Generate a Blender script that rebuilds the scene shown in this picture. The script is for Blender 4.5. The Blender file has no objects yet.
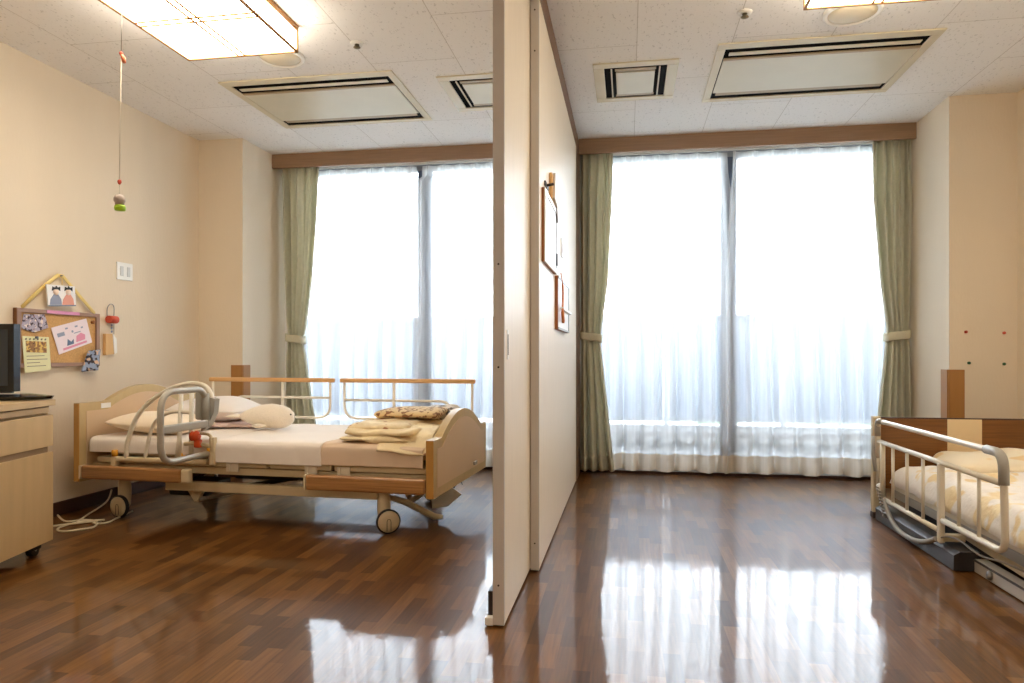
import bpy, bmesh, math, random
from mathutils import Vector, Matrix, noise
random.seed(4)
sc = bpy.context.scene
COL = sc.collection
PI = math.pi

# ------------------------------------------------------------------ materials
def lin(c):
    return tuple(((v/255)/12.92 if v/255 <= .04045 else ((v/255+.055)/1.055)**2.4) for v in c) + (1,)

class NT:
    def __init__(s, name):
        s.m = bpy.data.materials.new(name); s.m.use_nodes = True
        s.t = s.m.node_tree; s.t.nodes.clear()
        s.out = s.n('ShaderNodeOutputMaterial')
    def n(s, ty, **k):
        x = s.t.nodes.new(ty)
        for a, b in k.items(): setattr(x, a, b)
        return x
    def l(s, a, b): s.t.links.new(a, b)
    def v(s, node, **k):
        for a, b in k.items(): node.inputs[a.replace('_', ' ')].default_value = b
        return node

def mat(name, col, rough=.5, metal=0, var=.0, vscale=6, bump=0, bscale=60, stretch=(1, 1, 1), coat=0, col2=None, detail=3, spec=.5, sheen=0, trans=0):
    t = NT(name); p = t.n('ShaderNodeBsdfPrincipled')
    t.l(p.outputs[0], t.out.inputs[0])
    c = lin(col); p.inputs['Base Color'].default_value = c
    p.inputs['Roughness'].default_value = rough; p.inputs['Metallic'].default_value = metal
    p.inputs['Specular IOR Level'].default_value = spec
    p.inputs['Coat Weight'].default_value = coat; p.inputs['Coat Roughness'].default_value = .08
    p.inputs['Sheen Weight'].default_value = sheen
    tc = t.n('ShaderNodeTexCoord'); mp = t.n('ShaderNodeMapping'); mp.inputs['Scale'].default_value = stretch
    t.l(tc.outputs['Object'], mp.inputs[0])
    nz = t.n('ShaderNodeTexNoise'); nz.inputs['Scale'].default_value = vscale; nz.inputs['Detail'].default_value = detail
    t.l(mp.outputs[0], nz.inputs[0])
    cr = t.n('ShaderNodeValToRGB'); v = max(var, .02)
    c2 = lin(col2) if col2 else None
    cr.color_ramp.elements[0].position = .3; cr.color_ramp.elements[1].position = .7
    cr.color_ramp.elements[0].color = c2 if c2 else tuple(x*(1-v) for x in c[:3])+(1,)
    cr.color_ramp.elements[1].color = c if c2 else tuple(min(1, x*(1+v)) for x in c[:3])+(1,)
    t.l(nz.outputs[0], cr.inputs[0]); t.l(cr.outputs[0], p.inputs['Base Color'])
    if bump:
        n2 = t.n('ShaderNodeTexNoise'); n2.inputs['Scale'].default_value = bscale; t.l(mp.outputs[0], n2.inputs[0])
        b = t.n('ShaderNodeBump'); b.inputs['Strength'].default_value = bump; b.inputs['Distance'].default_value = .004
        t.l(n2.outputs[0], b.inputs['Height']); t.l(b.outputs[0], p.inputs['Normal'])
    if trans:
        tr = t.n('ShaderNodeBsdfTranslucent'); t.l(cr.outputs[0], tr.inputs[0])
        mx = t.n('ShaderNodeMixShader'); mx.inputs[0].default_value = trans
        t.l(p.outputs[0], mx.inputs[1]); t.l(tr.outputs[0], mx.inputs[2]); t.l(mx.outputs[0], t.out.inputs[0])
    return t.m

def emis(name, col, strength):
    t = NT(name); e = t.n('ShaderNodeEmission'); e.inputs[0].default_value = lin(col); e.inputs[1].default_value = strength
    t.l(e.outputs[0], t.out.inputs[0]); return t.m

def floor_mat():
    t = NT('waxed_parquet'); p = t.n('ShaderNodeBsdfPrincipled'); t.l(p.outputs[0], t.out.inputs[0])
    tc = t.n('ShaderNodeTexCoord'); sp = t.n('ShaderNodeSeparateXYZ'); cb = t.n('ShaderNodeCombineXYZ')
    t.l(tc.outputs['Object'], sp.inputs[0]); t.l(sp.outputs[1], cb.inputs[0]); t.l(sp.outputs[0], cb.inputs[1])
    def brick(w, h, off, ms):
        b = t.n('ShaderNodeTexBrick'); b.offset = off; b.offset_frequency = 2; b.squash = 1
        b.inputs['Scale'].default_value = 1; b.inputs['Brick Width'].default_value = w; b.inputs['Row Height'].default_value = h
        b.inputs['Mortar Size'].default_value = ms; b.inputs['Mortar Smooth'].default_value = .1; b.inputs['Bias'].default_value = 0
        b.inputs['Color1'].default_value = (0, 0, 0, 1); b.inputs['Color2'].default_value = (1, 1, 1, 1); b.inputs['Mortar'].default_value = (.45, .45, .45, 1)
        t.l(cb.outputs[0], b.inputs[0]); return b
    b = brick(.25, .052, .37, .0006)
    mp = t.n('ShaderNodeMapping'); mp.inputs['Scale'].default_value = (95, 5, 1); t.l(tc.outputs['Object'], mp.inputs[0])
    g = t.n('ShaderNodeTexNoise'); g.inputs['Scale'].default_value = 1; g.inputs['Detail'].default_value = 4; t.l(mp.outputs[0], g.inputs[0])
    cr = t.n('ShaderNodeValToRGB')
    e = cr.color_ramp.elements; e[0].position = 0; e[0].color = lin(FL[0]); e[1].position = 1; e[1].color = lin(FL[2])
    m_ = e.new(.5); m_.color = lin(FL[1])
    t.l(b.outputs[0], cr.inputs[0])
    gr = t.n('ShaderNodeMapRange'); gr.inputs[1].default_value = .3; gr.inputs[2].default_value = .7; gr.inputs[3].default_value = .72; gr.inputs[4].default_value = 1.18
    t.l(g.outputs[0], gr.inputs[0])
    mx = t.n('ShaderNodeVectorMath', operation='SCALE'); t.l(cr.outputs[0], mx.inputs[0]); t.l(gr.outputs[0], mx.inputs['Scale'])
    t.l(mx.outputs[0], p.inputs['Base Color'])
    p.inputs['Roughness'].default_value = .42; p.inputs['Specular IOR Level'].default_value = .12
    p.inputs['Coat Weight'].default_value = .74; p.inputs['Coat Roughness'].default_value = .035; p.inputs['Coat IOR'].default_value = FL_IOR
    n1 = t.n('ShaderNodeTexNoise'); n1.inputs['Scale'].default_value = 9; n1.inputs['Detail'].default_value = 2; t.l(tc.outputs['Object'], n1.inputs[0])
    n2 = t.n('ShaderNodeTexNoise'); n2.inputs['Scale'].default_value = 60; n2.inputs['Detail'].default_value = 1; t.l(tc.outputs['Object'], n2.inputs[0])
    b1 = t.n('ShaderNodeBump'); b1.inputs['Strength'].default_value = .3; b1.inputs['Distance'].default_value = .0016; t.l(n1.outputs[0], b1.inputs['Height'])
    b2 = t.n('ShaderNodeBump'); b2.inputs['Strength'].default_value = .22; b2.inputs['Distance'].default_value = .0008; t.l(n2.outputs[0], b2.inputs['Height']); t.l(b1.outputs[0], b2.inputs['Normal'])
    t.l(b2.outputs[0], p.inputs['Coat Normal'])
    return t.m

def ceiling_mat():
    t = NT('rock_wool_ceiling_tiles'); p = t.n('ShaderNodeBsdfPrincipled'); t.l(p.outputs[0], t.out.inputs[0])
    p.inputs['Roughness'].default_value = .95; p.inputs['Specular IOR Level'].default_value = .1
    tc = t.n('ShaderNodeTexCoord'); sp = t.n('ShaderNodeSeparateXYZ'); cb = t.n('ShaderNodeCombineXYZ')
    ad = t.n('ShaderNodeMath', operation='ADD'); ad.inputs[1].default_value = -.045+4.8
    ay = t.n('ShaderNodeMath', operation='ADD'); ay.inputs[1].default_value = -3.67+9.6
    t.l(tc.outputs['Object'], sp.inputs[0]); t.l(sp.outputs[1], ay.inputs[0]); t.l(sp.outputs[0], ad.inputs[0])
    t.l(ay.outputs[0], cb.inputs[0]); t.l(ad.outputs[0], cb.inputs[1])
    b = t.n('ShaderNodeTexBrick'); b.offset = .5; b.offset_frequency = 2
    for k, v in (('Scale', 1), ('Brick Width', .96), ('Row Height', .48), ('Mortar Size', .0022), ('Mortar Smooth', .2)): b.inputs[k].default_value = v
    b.inputs['Color1'].default_value = (.90, .895, .885, 1); b.inputs['Color2'].default_value = (.87, .865, .85, 1); b.inputs['Mortar'].default_value = (.62, .60, .57, 1)
    t.l(cb.outputs[0], b.inputs[0])
    mp = t.n('ShaderNodeMapping'); mp.inputs['Scale'].default_value = (95, 48, 1); mp.inputs['Rotation'].default_value = (0, 0, .2); t.l(tc.outputs['Object'], mp.inputs[0])
    nz = t.n('ShaderNodeTexNoise'); nz.inputs['Scale'].default_value = 1; nz.inputs['Detail'].default_value = 2.5; t.l(mp.outputs[0], nz.inputs[0])
    cr = t.n('ShaderNodeMapRange'); cr.inputs[1].default_value = .62; cr.inputs[2].default_value = .70; cr.inputs[3].default_value = 1; cr.inputs[4].default_value = .76
    t.l(nz.outputs[0], cr.inputs[0])
    mx = t.n('ShaderNodeVectorMath', operation='SCALE'); t.l(b.outputs[0], mx.inputs[0]); t.l(cr.outputs[0], mx.inputs['Scale']); t.l(mx.outputs[0], p.inputs['Base Color'])
    bp = t.n('ShaderNodeBump'); bp.inputs['Strength'].default_value = .3; bp.inputs['Distance'].default_value = .002; t.l(cr.outputs[0], bp.inputs['Height']); t.l(bp.outputs[0], p.inputs['Normal'])
    return t.m

def sheer_mat(name, alpha, col=(244, 247, 250), tl=.58):
    t = NT(name)
    tr = t.n('ShaderNodeBsdfTransparent')
    d = t.n('ShaderNodeBsdfDiffuse'); d.inputs[0].default_value = lin(col)
    tn = t.n('ShaderNodeBsdfTranslucent'); tn.inputs[0].default_value = lin(col)
    m1 = t.n('ShaderNodeMixShader'); m1.inputs[0].default_value = tl; t.l(d.outputs[0], m1.inputs[1]); t.l(tn.outputs[0], m1.inputs[2])
    tc = t.n('ShaderNodeTexCoord'); mp = t.n('ShaderNodeMapping'); mp.inputs['Scale'].default_value = (60, 1, 1.2); t.l(tc.outputs['Object'], mp.inputs[0])
    nz = t.n('ShaderNodeTexNoise'); nz.inputs['Scale'].default_value = 1; nz.inputs['Detail'].default_value = 2; t.l(mp.outputs[0], nz.inputs[0])
    mr = t.n('ShaderNodeMapRange'); mr.inputs[1].default_value = .3; mr.inputs[2].default_value = .7; mr.inputs[3].default_value = alpha-.05; mr.inputs[4].default_value = min(1, alpha+.05)
    t.l(nz.outputs[0], mr.inputs[0])
    # threads close up the weave when it is seen edge on, like any fabric
    lw = t.n('ShaderNodeLayerWeight'); lw.inputs[0].default_value = .35
    ma = t.n('ShaderNodeMath', operation='MULTIPLY_ADD'); ma.inputs[1].default_value = .45; ma.use_clamp = True
    t.l(lw.outputs['Facing'], ma.inputs[0]); t.l(mr.outputs[0], ma.inputs[2])
    m2 = t.n('ShaderNodeMixShader'); t.l(ma.outputs[0], m2.inputs[0]); t.l(tr.outputs[0], m2.inputs[1]); t.l(m1.outputs[0], m2.inputs[2])
    t.l(m2.outputs[0], t.out.inputs[0]); return t.m

def glass_mat(name, tint=(250, 252, 253), fac=1.0, rough=0.0):
    t = NT(name); tr = t.n('ShaderNodeBsdfTransparent'); tr.inputs[0].default_value = lin(tint)
    g = t.n('ShaderNodeBsdfGlossy'); g.inputs['Roughness'].default_value = rough
    f = t.n('ShaderNodeFresnel'); f.inputs[0].default_value = 1.45
    m = t.n('ShaderNodeMixShader'); t.l(f.outputs[0], m.inputs[0]); t.l(tr.outputs[0], m.inputs[1]); t.l(g.outputs[0], m.inputs[2])
    t.l(m.outputs[0], t.out.inputs[0]); return t.m

def frosted_mat(name, col, alpha):
    t = NT(name); tr = t.n('ShaderNodeBsdfTransparent'); tr.inputs[0].default_value = (1, 1, 1, 1)
    d = t.n('ShaderNodeBsdfTranslucent'); d.inputs[0].default_value = lin(col)
    m = t.n('ShaderNodeMixShader'); m.inputs[0].default_value = alpha
    t.l(tr.outputs[0], m.inputs[1]); t.l(d.outputs[0], m.inputs[2]); t.l(m.outputs[0], t.out.inputs[0]); return t.m

def spots_mat(name, base, spots, scale=16, width=.28, rough=.9, trans=0, bump=.3):
    """Printed cloth: blotchy motifs on a ground colour."""
    t = NT(name); p = t.n('ShaderNodeBsdfPrincipled'); t.l(p.outputs[0], t.out.inputs[0])
    p.inputs['Roughness'].default_value = rough; p.inputs['Sheen Weight'].default_value = .2
    tc = t.n('ShaderNodeTexCoord')
    cur = None
    rgb = t.n('ShaderNodeRGB'); rgb.outputs[0].default_value = lin(base); cur = rgb.outputs[0]
    for i, (c, s, th) in enumerate(spots):
        mp = t.n('ShaderNodeMapping'); mp.inputs['Location'].default_value = (i*3.7, i*1.3, i*2.1); t.l(tc.outputs['Object'], mp.inputs[0])
        nz = t.n('ShaderNodeTexNoise'); nz.inputs['Scale'].default_value = s; nz.inputs['Detail'].default_value = 1.5; t.l(mp.outputs[0], nz.inputs[0])
        mr = t.n('ShaderNodeMapRange'); mr.inputs[1].default_value = th; mr.inputs[2].default_value = th+.05; t.l(nz.outputs[0], mr.inputs[0])
        mx = t.n('ShaderNodeMix', data_type='RGBA'); mx.inputs['B'].default_value = lin(c)
        t.l(mr.outputs[0], mx.inputs['Factor']); t.l(cur, mx.inputs['A']); cur = mx.outputs['Result']
    t.l(cur, p.inputs['Base Color'])
    n2 = t.n('ShaderNodeTexNoise'); n2.inputs['Scale'].default_value = 35; t.l(tc.outputs['Object'], n2.inputs[0])
    b = t.n('ShaderNodeBump'); b.inputs['Strength'].default_value = bump; b.inputs['Distance'].default_value = .006; t.l(n2.outputs[0], b.inputs['Height']); t.l(b.outputs[0], p.inputs['Normal'])
    return t.m

# tunables
FL = ((76, 45, 14), (98, 61, 22), (122, 81, 38)); FL_IOR = 1.36
SKY = 13.5; LAMP = 10.5; EXPO = 0.6

M = {}
M['floor'] = floor_mat(); M['ceiling'] = ceiling_mat()
M['wall'] = mat('cream_wallpaper', (230, 217, 196), .9, var=.03, vscale=3, bump=.25, bscale=90, stretch=(1, 1, .25), spec=.15)
M['wallw'] = mat('pale_wallpaper', (240, 236, 228), .9, var=.02, vscale=3, bump=.2, bscale=90, stretch=(1, 1, .25), spec=.15)
M['back'] = mat('rear_wall_paint', (205, 190, 168), .9)
M['base'] = mat('dark_baseboard', (62, 32, 18), .6, var=.1)
M['pelmet'] = mat('brown_wood_pelmet', (154, 122, 94), .45, var=.12, vscale=4, stretch=(1, 1, 25))
M['pelmetv'] = mat('brown_wood_post', (118, 86, 58), .45, var=.12, vscale=4, stretch=(25, 25, 1))
M['panel'] = mat('cream_panel_laminate', (232, 220, 200), .45, var=.03, vscale=8, stretch=(8, 8, .6), spec=.3)
M['edge'] = mat('taupe_metal_edge', (204, 200, 196), .5, var=.03)
M['darkmetal'] = mat('dark_track', (48, 40, 36), .5)
M['navy'] = mat('navy_window_stile', (84, 94, 114), .5)
M['alu'] = mat('grey_window_metal', (150, 155, 160), .4, .3)
M['sill'] = mat('white_sill', (200, 203, 206), .5)
M['kick'] = mat('brown_under_window', (150, 132, 114), .7, var=.1)
M['glass'] = glass_mat('window_glass')
M['sheer'] = sheer_mat('white_voile', .56)
M['hem'] = sheer_mat('voile_hem', .88, (232, 222, 206), .35)
M['drape'] = mat('sage_green_drape', (222, 219, 200), .85, var=.04, vscale=30, bump=.15, bscale=300, sheen=.3, trans=.45)
M['tie'] = mat('sage_green_tieback', (206, 202, 178), .85, var=.04, vscale=30)
M['conc'] = mat('balcony_concrete', (176, 178, 178), .9, var=.06)
M['balc'] = mat('dark_balcony_floor', (150, 150, 150), .8, var=.15)
M['frost'] = frosted_mat('frosted_balustrade_glass', (86, 98, 114), .9)
M['railm'] = mat('balustrade_metal', (165, 172, 182), .5, .2)
M['tree'] = mat('tree_leaves', (120, 138, 112), .9, var=.3, vscale=2)
M['ground'] = mat('outdoor_ground', (150, 152, 145), .9, var=.3, vscale=.2)
M['cream_plastic'] = mat('cream_ac_panel', (214, 207, 184), .45)
M['cream_frame'] = mat('cream_ac_frame', (218, 208, 182), .5)
M['louver'] = mat('tan_louver', (178, 156, 122), .5)
M['black'] = mat('black_void', (10, 10, 11), .9, spec=.1)
M['lampwood'] = mat('lamp_wood', (168, 118, 58), .5, var=.1, vscale=5)
M['paper'] = emis('lit_shade_paper', (255, 240, 217), LAMP)
M['lattice'] = mat('lattice_strip', (190, 140, 72), .6)
M['white'] = mat('white_plastic', (236, 235, 230), .4)
M['offwhite'] = mat('offwhite_disc', (226, 214, 186), .5)
M['rockerm'] = mat('pale_rocker', (206, 208, 206), .4)
M['steel'] = mat('steel', (150, 148, 145), .3, .9)
M['brass'] = mat('sprinkler_metal', (130, 118, 95), .35, .8)
M['birch'] = mat('birch_veneer', (206, 176, 128), .4, var=.06, vscale=3, stretch=(6, 6, .8), spec=.4)
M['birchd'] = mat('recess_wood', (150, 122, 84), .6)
M['guard'] = mat('corner_guard_wood', (172, 122, 66), .3, var=.05, vscale=4, stretch=(8, 8, .6))
M['bedwood'] = mat('bed_board_rim', (196, 172, 124), .4, var=.05, vscale=4, stretch=(6, 6, 2))
M['bedface'] = mat('bed_board_face', (214, 186, 150), .35, var=.03, vscale=4)
M['bededge'] = mat('bed_board_edge', (186, 138, 70), .4, var=.06)
M['sidewood'] = mat('wood_grain_bumper', (184, 136, 84), .35, col2=(140, 96, 56), vscale=6, stretch=(.6, .6, 30))
M['railwood'] = mat('rail_wood', (214, 168, 112), .4, var=.06, vscale=3)
M['cream'] = mat('cream_bed_enamel', (214, 198, 164), .38)
M['tube'] = mat('cream_rail_tube', (226, 219, 202), .32)
M['greyp'] = mat('grey_plastic', (160, 158, 150), .4)
M['greyt'] = mat('grey_rail_tube', (176, 172, 162), .3)
M['dark'] = mat('dark_undercarriage', (38, 34, 32), .5)
M['orange'] = mat('orange_red_plastic', (214, 78, 30), .4)
M['yellow'] = mat('yellow_knob_plastic', (222, 160, 40), .4)
M['sheet'] = mat('white_bed_sheet', (232, 224, 216), .9, var=.02, bump=.35, bscale=14, sheen=.2)
M['beige_sheet'] = mat('cream_draw_sheet', (232, 216, 190), .9, var=.02, bump=.4, bscale=12)
M['tan_sheet'] = mat('beige_under_sheet', (214, 192, 168), .9, var=.03, bump=.5, bscale=9)
M['pillow'] = mat('cream_pillowcase', (236, 220, 196), .9, var=.02, bump=.5, bscale=10)
M['pillow_w'] = mat('white_pillowcase', (240, 236, 234), .9, var=.02, bump=.5, bscale=10)
M['towel'] = mat('pale_pink_towel', (226, 206, 202), .95, var=.04, vscale=30, bump=.6, bscale=60)
M['plush'] = mat('white_plush', (240, 230, 214), .95, var=.03, vscale=60, bump=.8, bscale=160, sheen=.6)
M['blanket'] = spots_mat('beige_print_blanket', (228, 210, 172), (((170, 122, 84), 16, .64), ((222, 176, 72), 11, .72), ((244, 228, 190), 7, .58)), bump=1.0)
M['roll'] = spots_mat('brown_print_towel', (220, 196, 150), (((138, 96, 66), 34, .52), ((196, 160, 110), 11, .6)))
M['greytowel'] = spots_mat('grey_print_towel', (226, 220, 208), (((96, 88, 84), 24, .56), ((200, 190, 176), 8, .55)))
M['duvet'] = spots_mat('cream_print_duvet', (244, 240, 234), (((240, 222, 180), 6, .56), ((236, 214, 168), 10, .64)), bump=.8)
M['rpillow'] = spots_mat('yellow_print_pillowcase', (244, 232, 206), (((236, 206, 148), 6, .55),), bump=.4)
M['walnut'] = mat('walnut_board', (134, 86, 36), .4, col2=(110, 68, 26), vscale=5, stretch=(1, 1, 26))
M['maple'] = mat('pale_board_centre', (226, 204, 164), .4, var=.03)
M['slate'] = mat('slate_cover', (58, 54, 54), .4)
M['basewhite'] = mat('white_bed_base', (200, 196, 188), .4)
M['rub'] = mat('brown_rubber', (52, 36, 30), .6)
M['hose'] = mat('grey_cable_hose', (140, 134, 124), .5)
M['tvblack'] = mat('glossy_black_plastic', (14, 15, 18), .12)
M['screen'] = mat('tv_screen', (52, 62, 74), .15)
M['cork'] = mat('cork', (206, 164, 108), .95, var=.12, vscale=120)
M['corkframe'] = mat('corkboard_frame', (158, 128, 112), .6, var=.05)
M['corkside'] = mat('corkboard_side', (120, 74, 34), .6)
M['ribbon'] = mat('yellow_ribbon', (232, 206, 128), .6)
M['pink'] = mat('pink_tape', (222, 150, 190), .6)
M['card'] = mat('white_card', (240, 240, 242), .6)
M['cardedge'] = mat('blue_grey_card_edge', (120, 134, 156), .6)
M['blackhair'] = mat('black_print', (30, 30, 34), .7)
M['bluerobe'] = mat('blue_grey_print', (150, 160, 186), .7)
M['pinkrobe'] = mat('salmon_print', (232, 164, 146), .7)
M['skin'] = mat('pale_face_print', (250, 226, 206), .7)
M['ycard'] = mat('pale_yellow_card', (232, 230, 186), .7)
M['brownphoto'] = spots_mat('card_photo_print', (150, 110, 70), (((230, 196, 110), 40, .5), ((80, 60, 50), 60, .6)), bump=0)
M['crowd'] = spots_mat('snapshot_print', (176, 170, 190), (((70, 56, 70), 60, .55), ((236, 222, 214), 50, .58), ((150, 80, 60), 70, .66)), bump=0)
M['blueph'] = spots_mat('curled_snapshot_print', (150, 166, 196), (((60, 52, 60), 40, .5), ((222, 190, 160), 30, .6)), bump=0)
M['flyer'] = mat('pale_pink_flyer', (240, 226, 234), .6)
M['flyerpink'] = mat('flyer_pink_print', (228, 150, 178), .6)
M['flyerblue'] = mat('flyer_blue_print', (96, 116, 146), .6)
M['ink'] = mat('grey_ink', (110, 104, 96), .7)
M['red'] = mat('red_felt', (206, 84, 62), .7)
M['tan'] = mat('tan_tag', (222, 180, 124), .7)
M['green'] = mat('lime_green_plastic', (166, 212, 30), .5)
M['doll'] = mat('grey_pink_figure', (186, 172, 164), .6)
M['string'] = mat('pale_string', (226, 216, 196), .8)
M['cordg'] = mat('grey_string', (150, 146, 140), .8)
M['peach'] = mat('orange_bead', (228, 128, 84), .5)
M['cable'] = mat('cream_cable', (212, 200, 170), .5)
M['orangewood'] = mat('orange_frame_wood', (150, 92, 46), .4, var=.08)
M['silver'] = mat('pale_grey_glazing', (160, 162, 160), .35)
M['ribbono'] = mat('orange_ribbon', (214, 130, 66), .6)
M['pinr'] = mat('red_pin', (196, 80, 60), .5); M['ping'] = mat('green_pin', (40, 92, 60), .5); M['pinb'] = mat('tan_mark', (170, 140, 100), .6)

# ------------------------------------------------------------------ mesh builder
def fillet(pts, r, n=5, closed=False):
    pts = [Vector(p) for p in pts]; out = []; N = len(pts)
    for i, p in enumerate(pts):
        if not closed and i in (0, N-1): out.append(p); continue
        a, b = pts[(i-1) % N], pts[(i+1) % N]
        d1, d2 = (a-p), (b-p); l = min(r, d1.length*.49, d2.length*.49)
        s, e = p+d1.normalized()*l, p+d2.normalized()*l
        for k in range(n+1):
            t = k/n; out.append(s*(1-t)**2+p*2*t*(1-t)+e*t*t)
    return out

def spline(pts, n=6, closed=False):
    P = [Vector(p) for p in pts]; N = len(P); out = []
    for i in range(N if closed else N-1):
        g = lambda k: P[k % N] if closed else P[max(0, min(N-1, k))]
        p0, p1, p2, p3 = g(i-1), g(i), g(i+1), g(i+2)
        for k in range(n):
            t = k/n; out.append(.5*((2*p1)+(p2-p0)*t+(2*p0-5*p1+4*p2-p3)*t*t+(3*p1-p0-3*p2+p3)*t**3))
    if not closed: out.append(P[-1])
    return out

class MB:
    def __init__(s): s.b = bmesh.new(); s.sm = False
    def box(s, x0, x1, y0, y1, z0, z1, bev=0, seg=2, rot=None, piv=None):
        r = bmesh.ops.create_cube(s.b, size=1); vs = r['verts']
        for v in vs: v.co = Vector(((x0+x1)/2+v.co.x*(x1-x0), (y0+y1)/2+v.co.y*(y1-y0), (z0+z1)/2+v.co.z*(z1-z0)))
        if bev:
            es = list({e for v in vs for e in v.link_edges})
            g = bmesh.ops.bevel(s.b, geom=es, offset=bev, segments=seg, affect='EDGES', profile=.5)
            vs = list({v for f in g['faces'] for v in f.verts} | {v for v in vs if v.is_valid})
        if rot is not None:
            c = Vector(piv) if piv else Vector(((x0+x1)/2, (y0+y1)/2, (z0+z1)/2))
            for v in vs: v.co = rot @ (v.co-c)+c
        return s
    def tube(s, pts, r, seg=10, closed=False, flat=None):
        P = [Vector(p) for p in pts]; Q = [P[0]]
        for p in P[1:]:
            if (p-Q[-1]).length > 1e-5: Q.append(p)
        if closed and (Q[0]-Q[-1]).length < 1e-5: Q.pop()
        P = Q; N = len(P); rings = []
        def tan(i):
            a = P[(i+1) % N] if closed or i < N-1 else P[i]; b = P[(i-1) % N] if closed or i > 0 else P[i]
            return (a-b).normalized()
        t = tan(0); up = Vector((0, 0, 1)) if abs(t.z) < .9 else Vector((1, 0, 0)); u = t.cross(up).normalized()
        for i in range(N):
            t = tan(i); u = (u-t*u.dot(t)); u = u.normalized() if u.length > 1e-6 else t.orthogonal().normalized(); w = t.cross(u)
            rr = r[i] if isinstance(r, (list, tuple)) else r
            fa = flat if flat else (1, 1)
            rings.append([s.b.verts.new(P[i]+(u*math.cos(2*PI*k/seg)*fa[0]+w*math.sin(2*PI*k/seg)*fa[1])*rr) for k in range(seg)])
        for i in range(N if closed else N-1):
            A, B = rings[i], rings[(i+1) % N]
            for k in range(seg): s.b.faces.new((A[k], A[(k+1) % seg], B[(k+1) % seg], B[k])).smooth = True
        if not closed: s.b.faces.new(rings[0][::-1]); s.b.faces.new(rings[-1])
        return s
    def cyl(s, p0, p1, r, seg=20, r2=None): return s.tube([p0, p1], [r, r if r2 is None else r2], seg)
    def lathe(s, c, axis, prof, seg=24):
        """prof: list of (r, h) along axis from c."""
        a = Vector(axis).normalized(); u = a.orthogonal().normalized(); w = a.cross(u); c = Vector(c); rings = []
        for r, h in prof:
            if r < 1e-6: rings.append([s.b.verts.new(c+a*h)])
            else: rings.append([s.b.verts.new(c+a*h+(u*math.cos(2*PI*k/seg)+w*math.sin(2*PI*k/seg))*r) for k in range(seg)])
        for A, B in zip(rings, rings[1:]):
            for k in range(seg):
                k2 = (k+1) % seg
                if len(A) == 1 and len(B) == 1: continue
                if len(A) == 1: f = (A[0], B[k2], B[k])
                elif len(B) == 1: f = (A[k], A[k2], B[0])
                else: f = (A[k], A[k2], B[k2], B[k])
                s.b.faces.new(f).smooth = True
        if len(rings[0]) > 1: s.b.faces.new(rings[0][::-1])
        if len(rings[-1]) > 1: s.b.faces.new(rings[-1])
        return s
    def prism(s, pts, d):
        """extrude the planar polygon pts by vector d."""
        d = Vector(d); A = [s.b.verts.new(Vector(p)) for p in pts]; B = [s.b.verts.new(Vector(p)+d) for p in pts]
        s.b.faces.new(A[::-1]); s.b.faces.new(B)
        for i in range(len(A)):
            j = (i+1) % len(A); s.b.faces.new((A[i], A[j], B[j], B[i]))
        return s
    def grid(s, fn, nu, nv, smooth=True, closeu=False):
        V = [[s.b.verts.new(Vector(fn(i/nu, j/nv))) for j in range(nv+1)] for i in range(nu if closeu else nu+1)]
        for i in range(nu):
            for j in range(nv):
                i2 = (i+1) % nu if closeu else i+1
                s.b.faces.new((V[i][j], V[i2][j], V[i2][j+1], V[i][j+1])).smooth = smooth
        return s
    def puff(s, c, size, e=(4, 4), ez=.5, n=28, rot=0, wob=0, wf=4, lift=None, seed=0):
        """soft pillow-like solid: flat-ish plan superellipse with rounded edges."""
        c = Vector(c); sx, sy, sz = size; R = Matrix.Rotation(rot, 3, 'Z')
        def P(a, b, sg):
            u, v = 2*a-1, 2*b-1
            h = max(0, (1-abs(u)**e[0]))**ez*max(0, (1-abs(v)**e[1]))**ez
            k = 1-.06*(abs(v)**2)*(abs(u)**6) 
            p = Vector((u*sx/2*k, v*sy/2*k, sg*h*sz/2))
            q = R @ p
            if lift: q.z += lift(u, v)
            if wob:
                nn = noise.noise(Vector((q.x*wf+seed, q.y*wf, sg*3.1+seed)))
                q += Vector((nn*wob*.5, noise.noise(Vector((q.y*wf, q.x*wf+seed, 7)))*wob*.5, nn*wob*min(1, h*2)))
            return c+q
        top = [[None]*(n+1) for _ in range(n+1)]; bot = [[None]*(n+1) for _ in range(n+1)]
        for i in range(n+1):
            for j in range(n+1):
                ii = .5-.5*math.cos(PI*i/n); jj = .5-.5*math.cos(PI*j/n)
                top[i][j] = s.b.verts.new(P(ii, jj, 1))
                bot[i][j] = top[i][j] if i in (0, n) or j in (0, n) else s.b.verts.new(P(ii, jj, -1))
        for i in range(n):
            for j in range(n):
                s.b.faces.new((top[i][j], top[i+1][j], top[i+1][j+1], top[i][j+1])).smooth = True
                f = [bot[i][j], bot[i][j+1], bot[i+1][j+1], bot[i+1][j]]
                try: s.b.faces.new(f).smooth = True
                except ValueError: pass
        return s
    def build(s, name, m, parent=None, off=(0, 0, 0), label=None):
        bmesh.ops.recalc_face_normals(s.b, faces=s.b.faces) if s.sm is False else None
        o = Vector(off)
        for v in s.b.verts: v.co -= o
        me = bpy.data.meshes.new(name); s.b.to_mesh(me); s.b.free()
        me.materials.append(M[m] if isinstance(m, str) else m)
        ob = bpy.data.objects.new(name, me); COL.objects.link(ob)
        if parent: ob.parent = parent
        if label: ob['label'] = label
        return ob

TH = math.radians(-3.0); BO = Vector((-3.03, 3.375, 0)); BR = Matrix.Rotation(TH, 4, 'Z')
def fw(p, frame):
    return BO+(BR.to_3x3() @ Vector(p)) if frame == 'b' else Vector(p)

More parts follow.
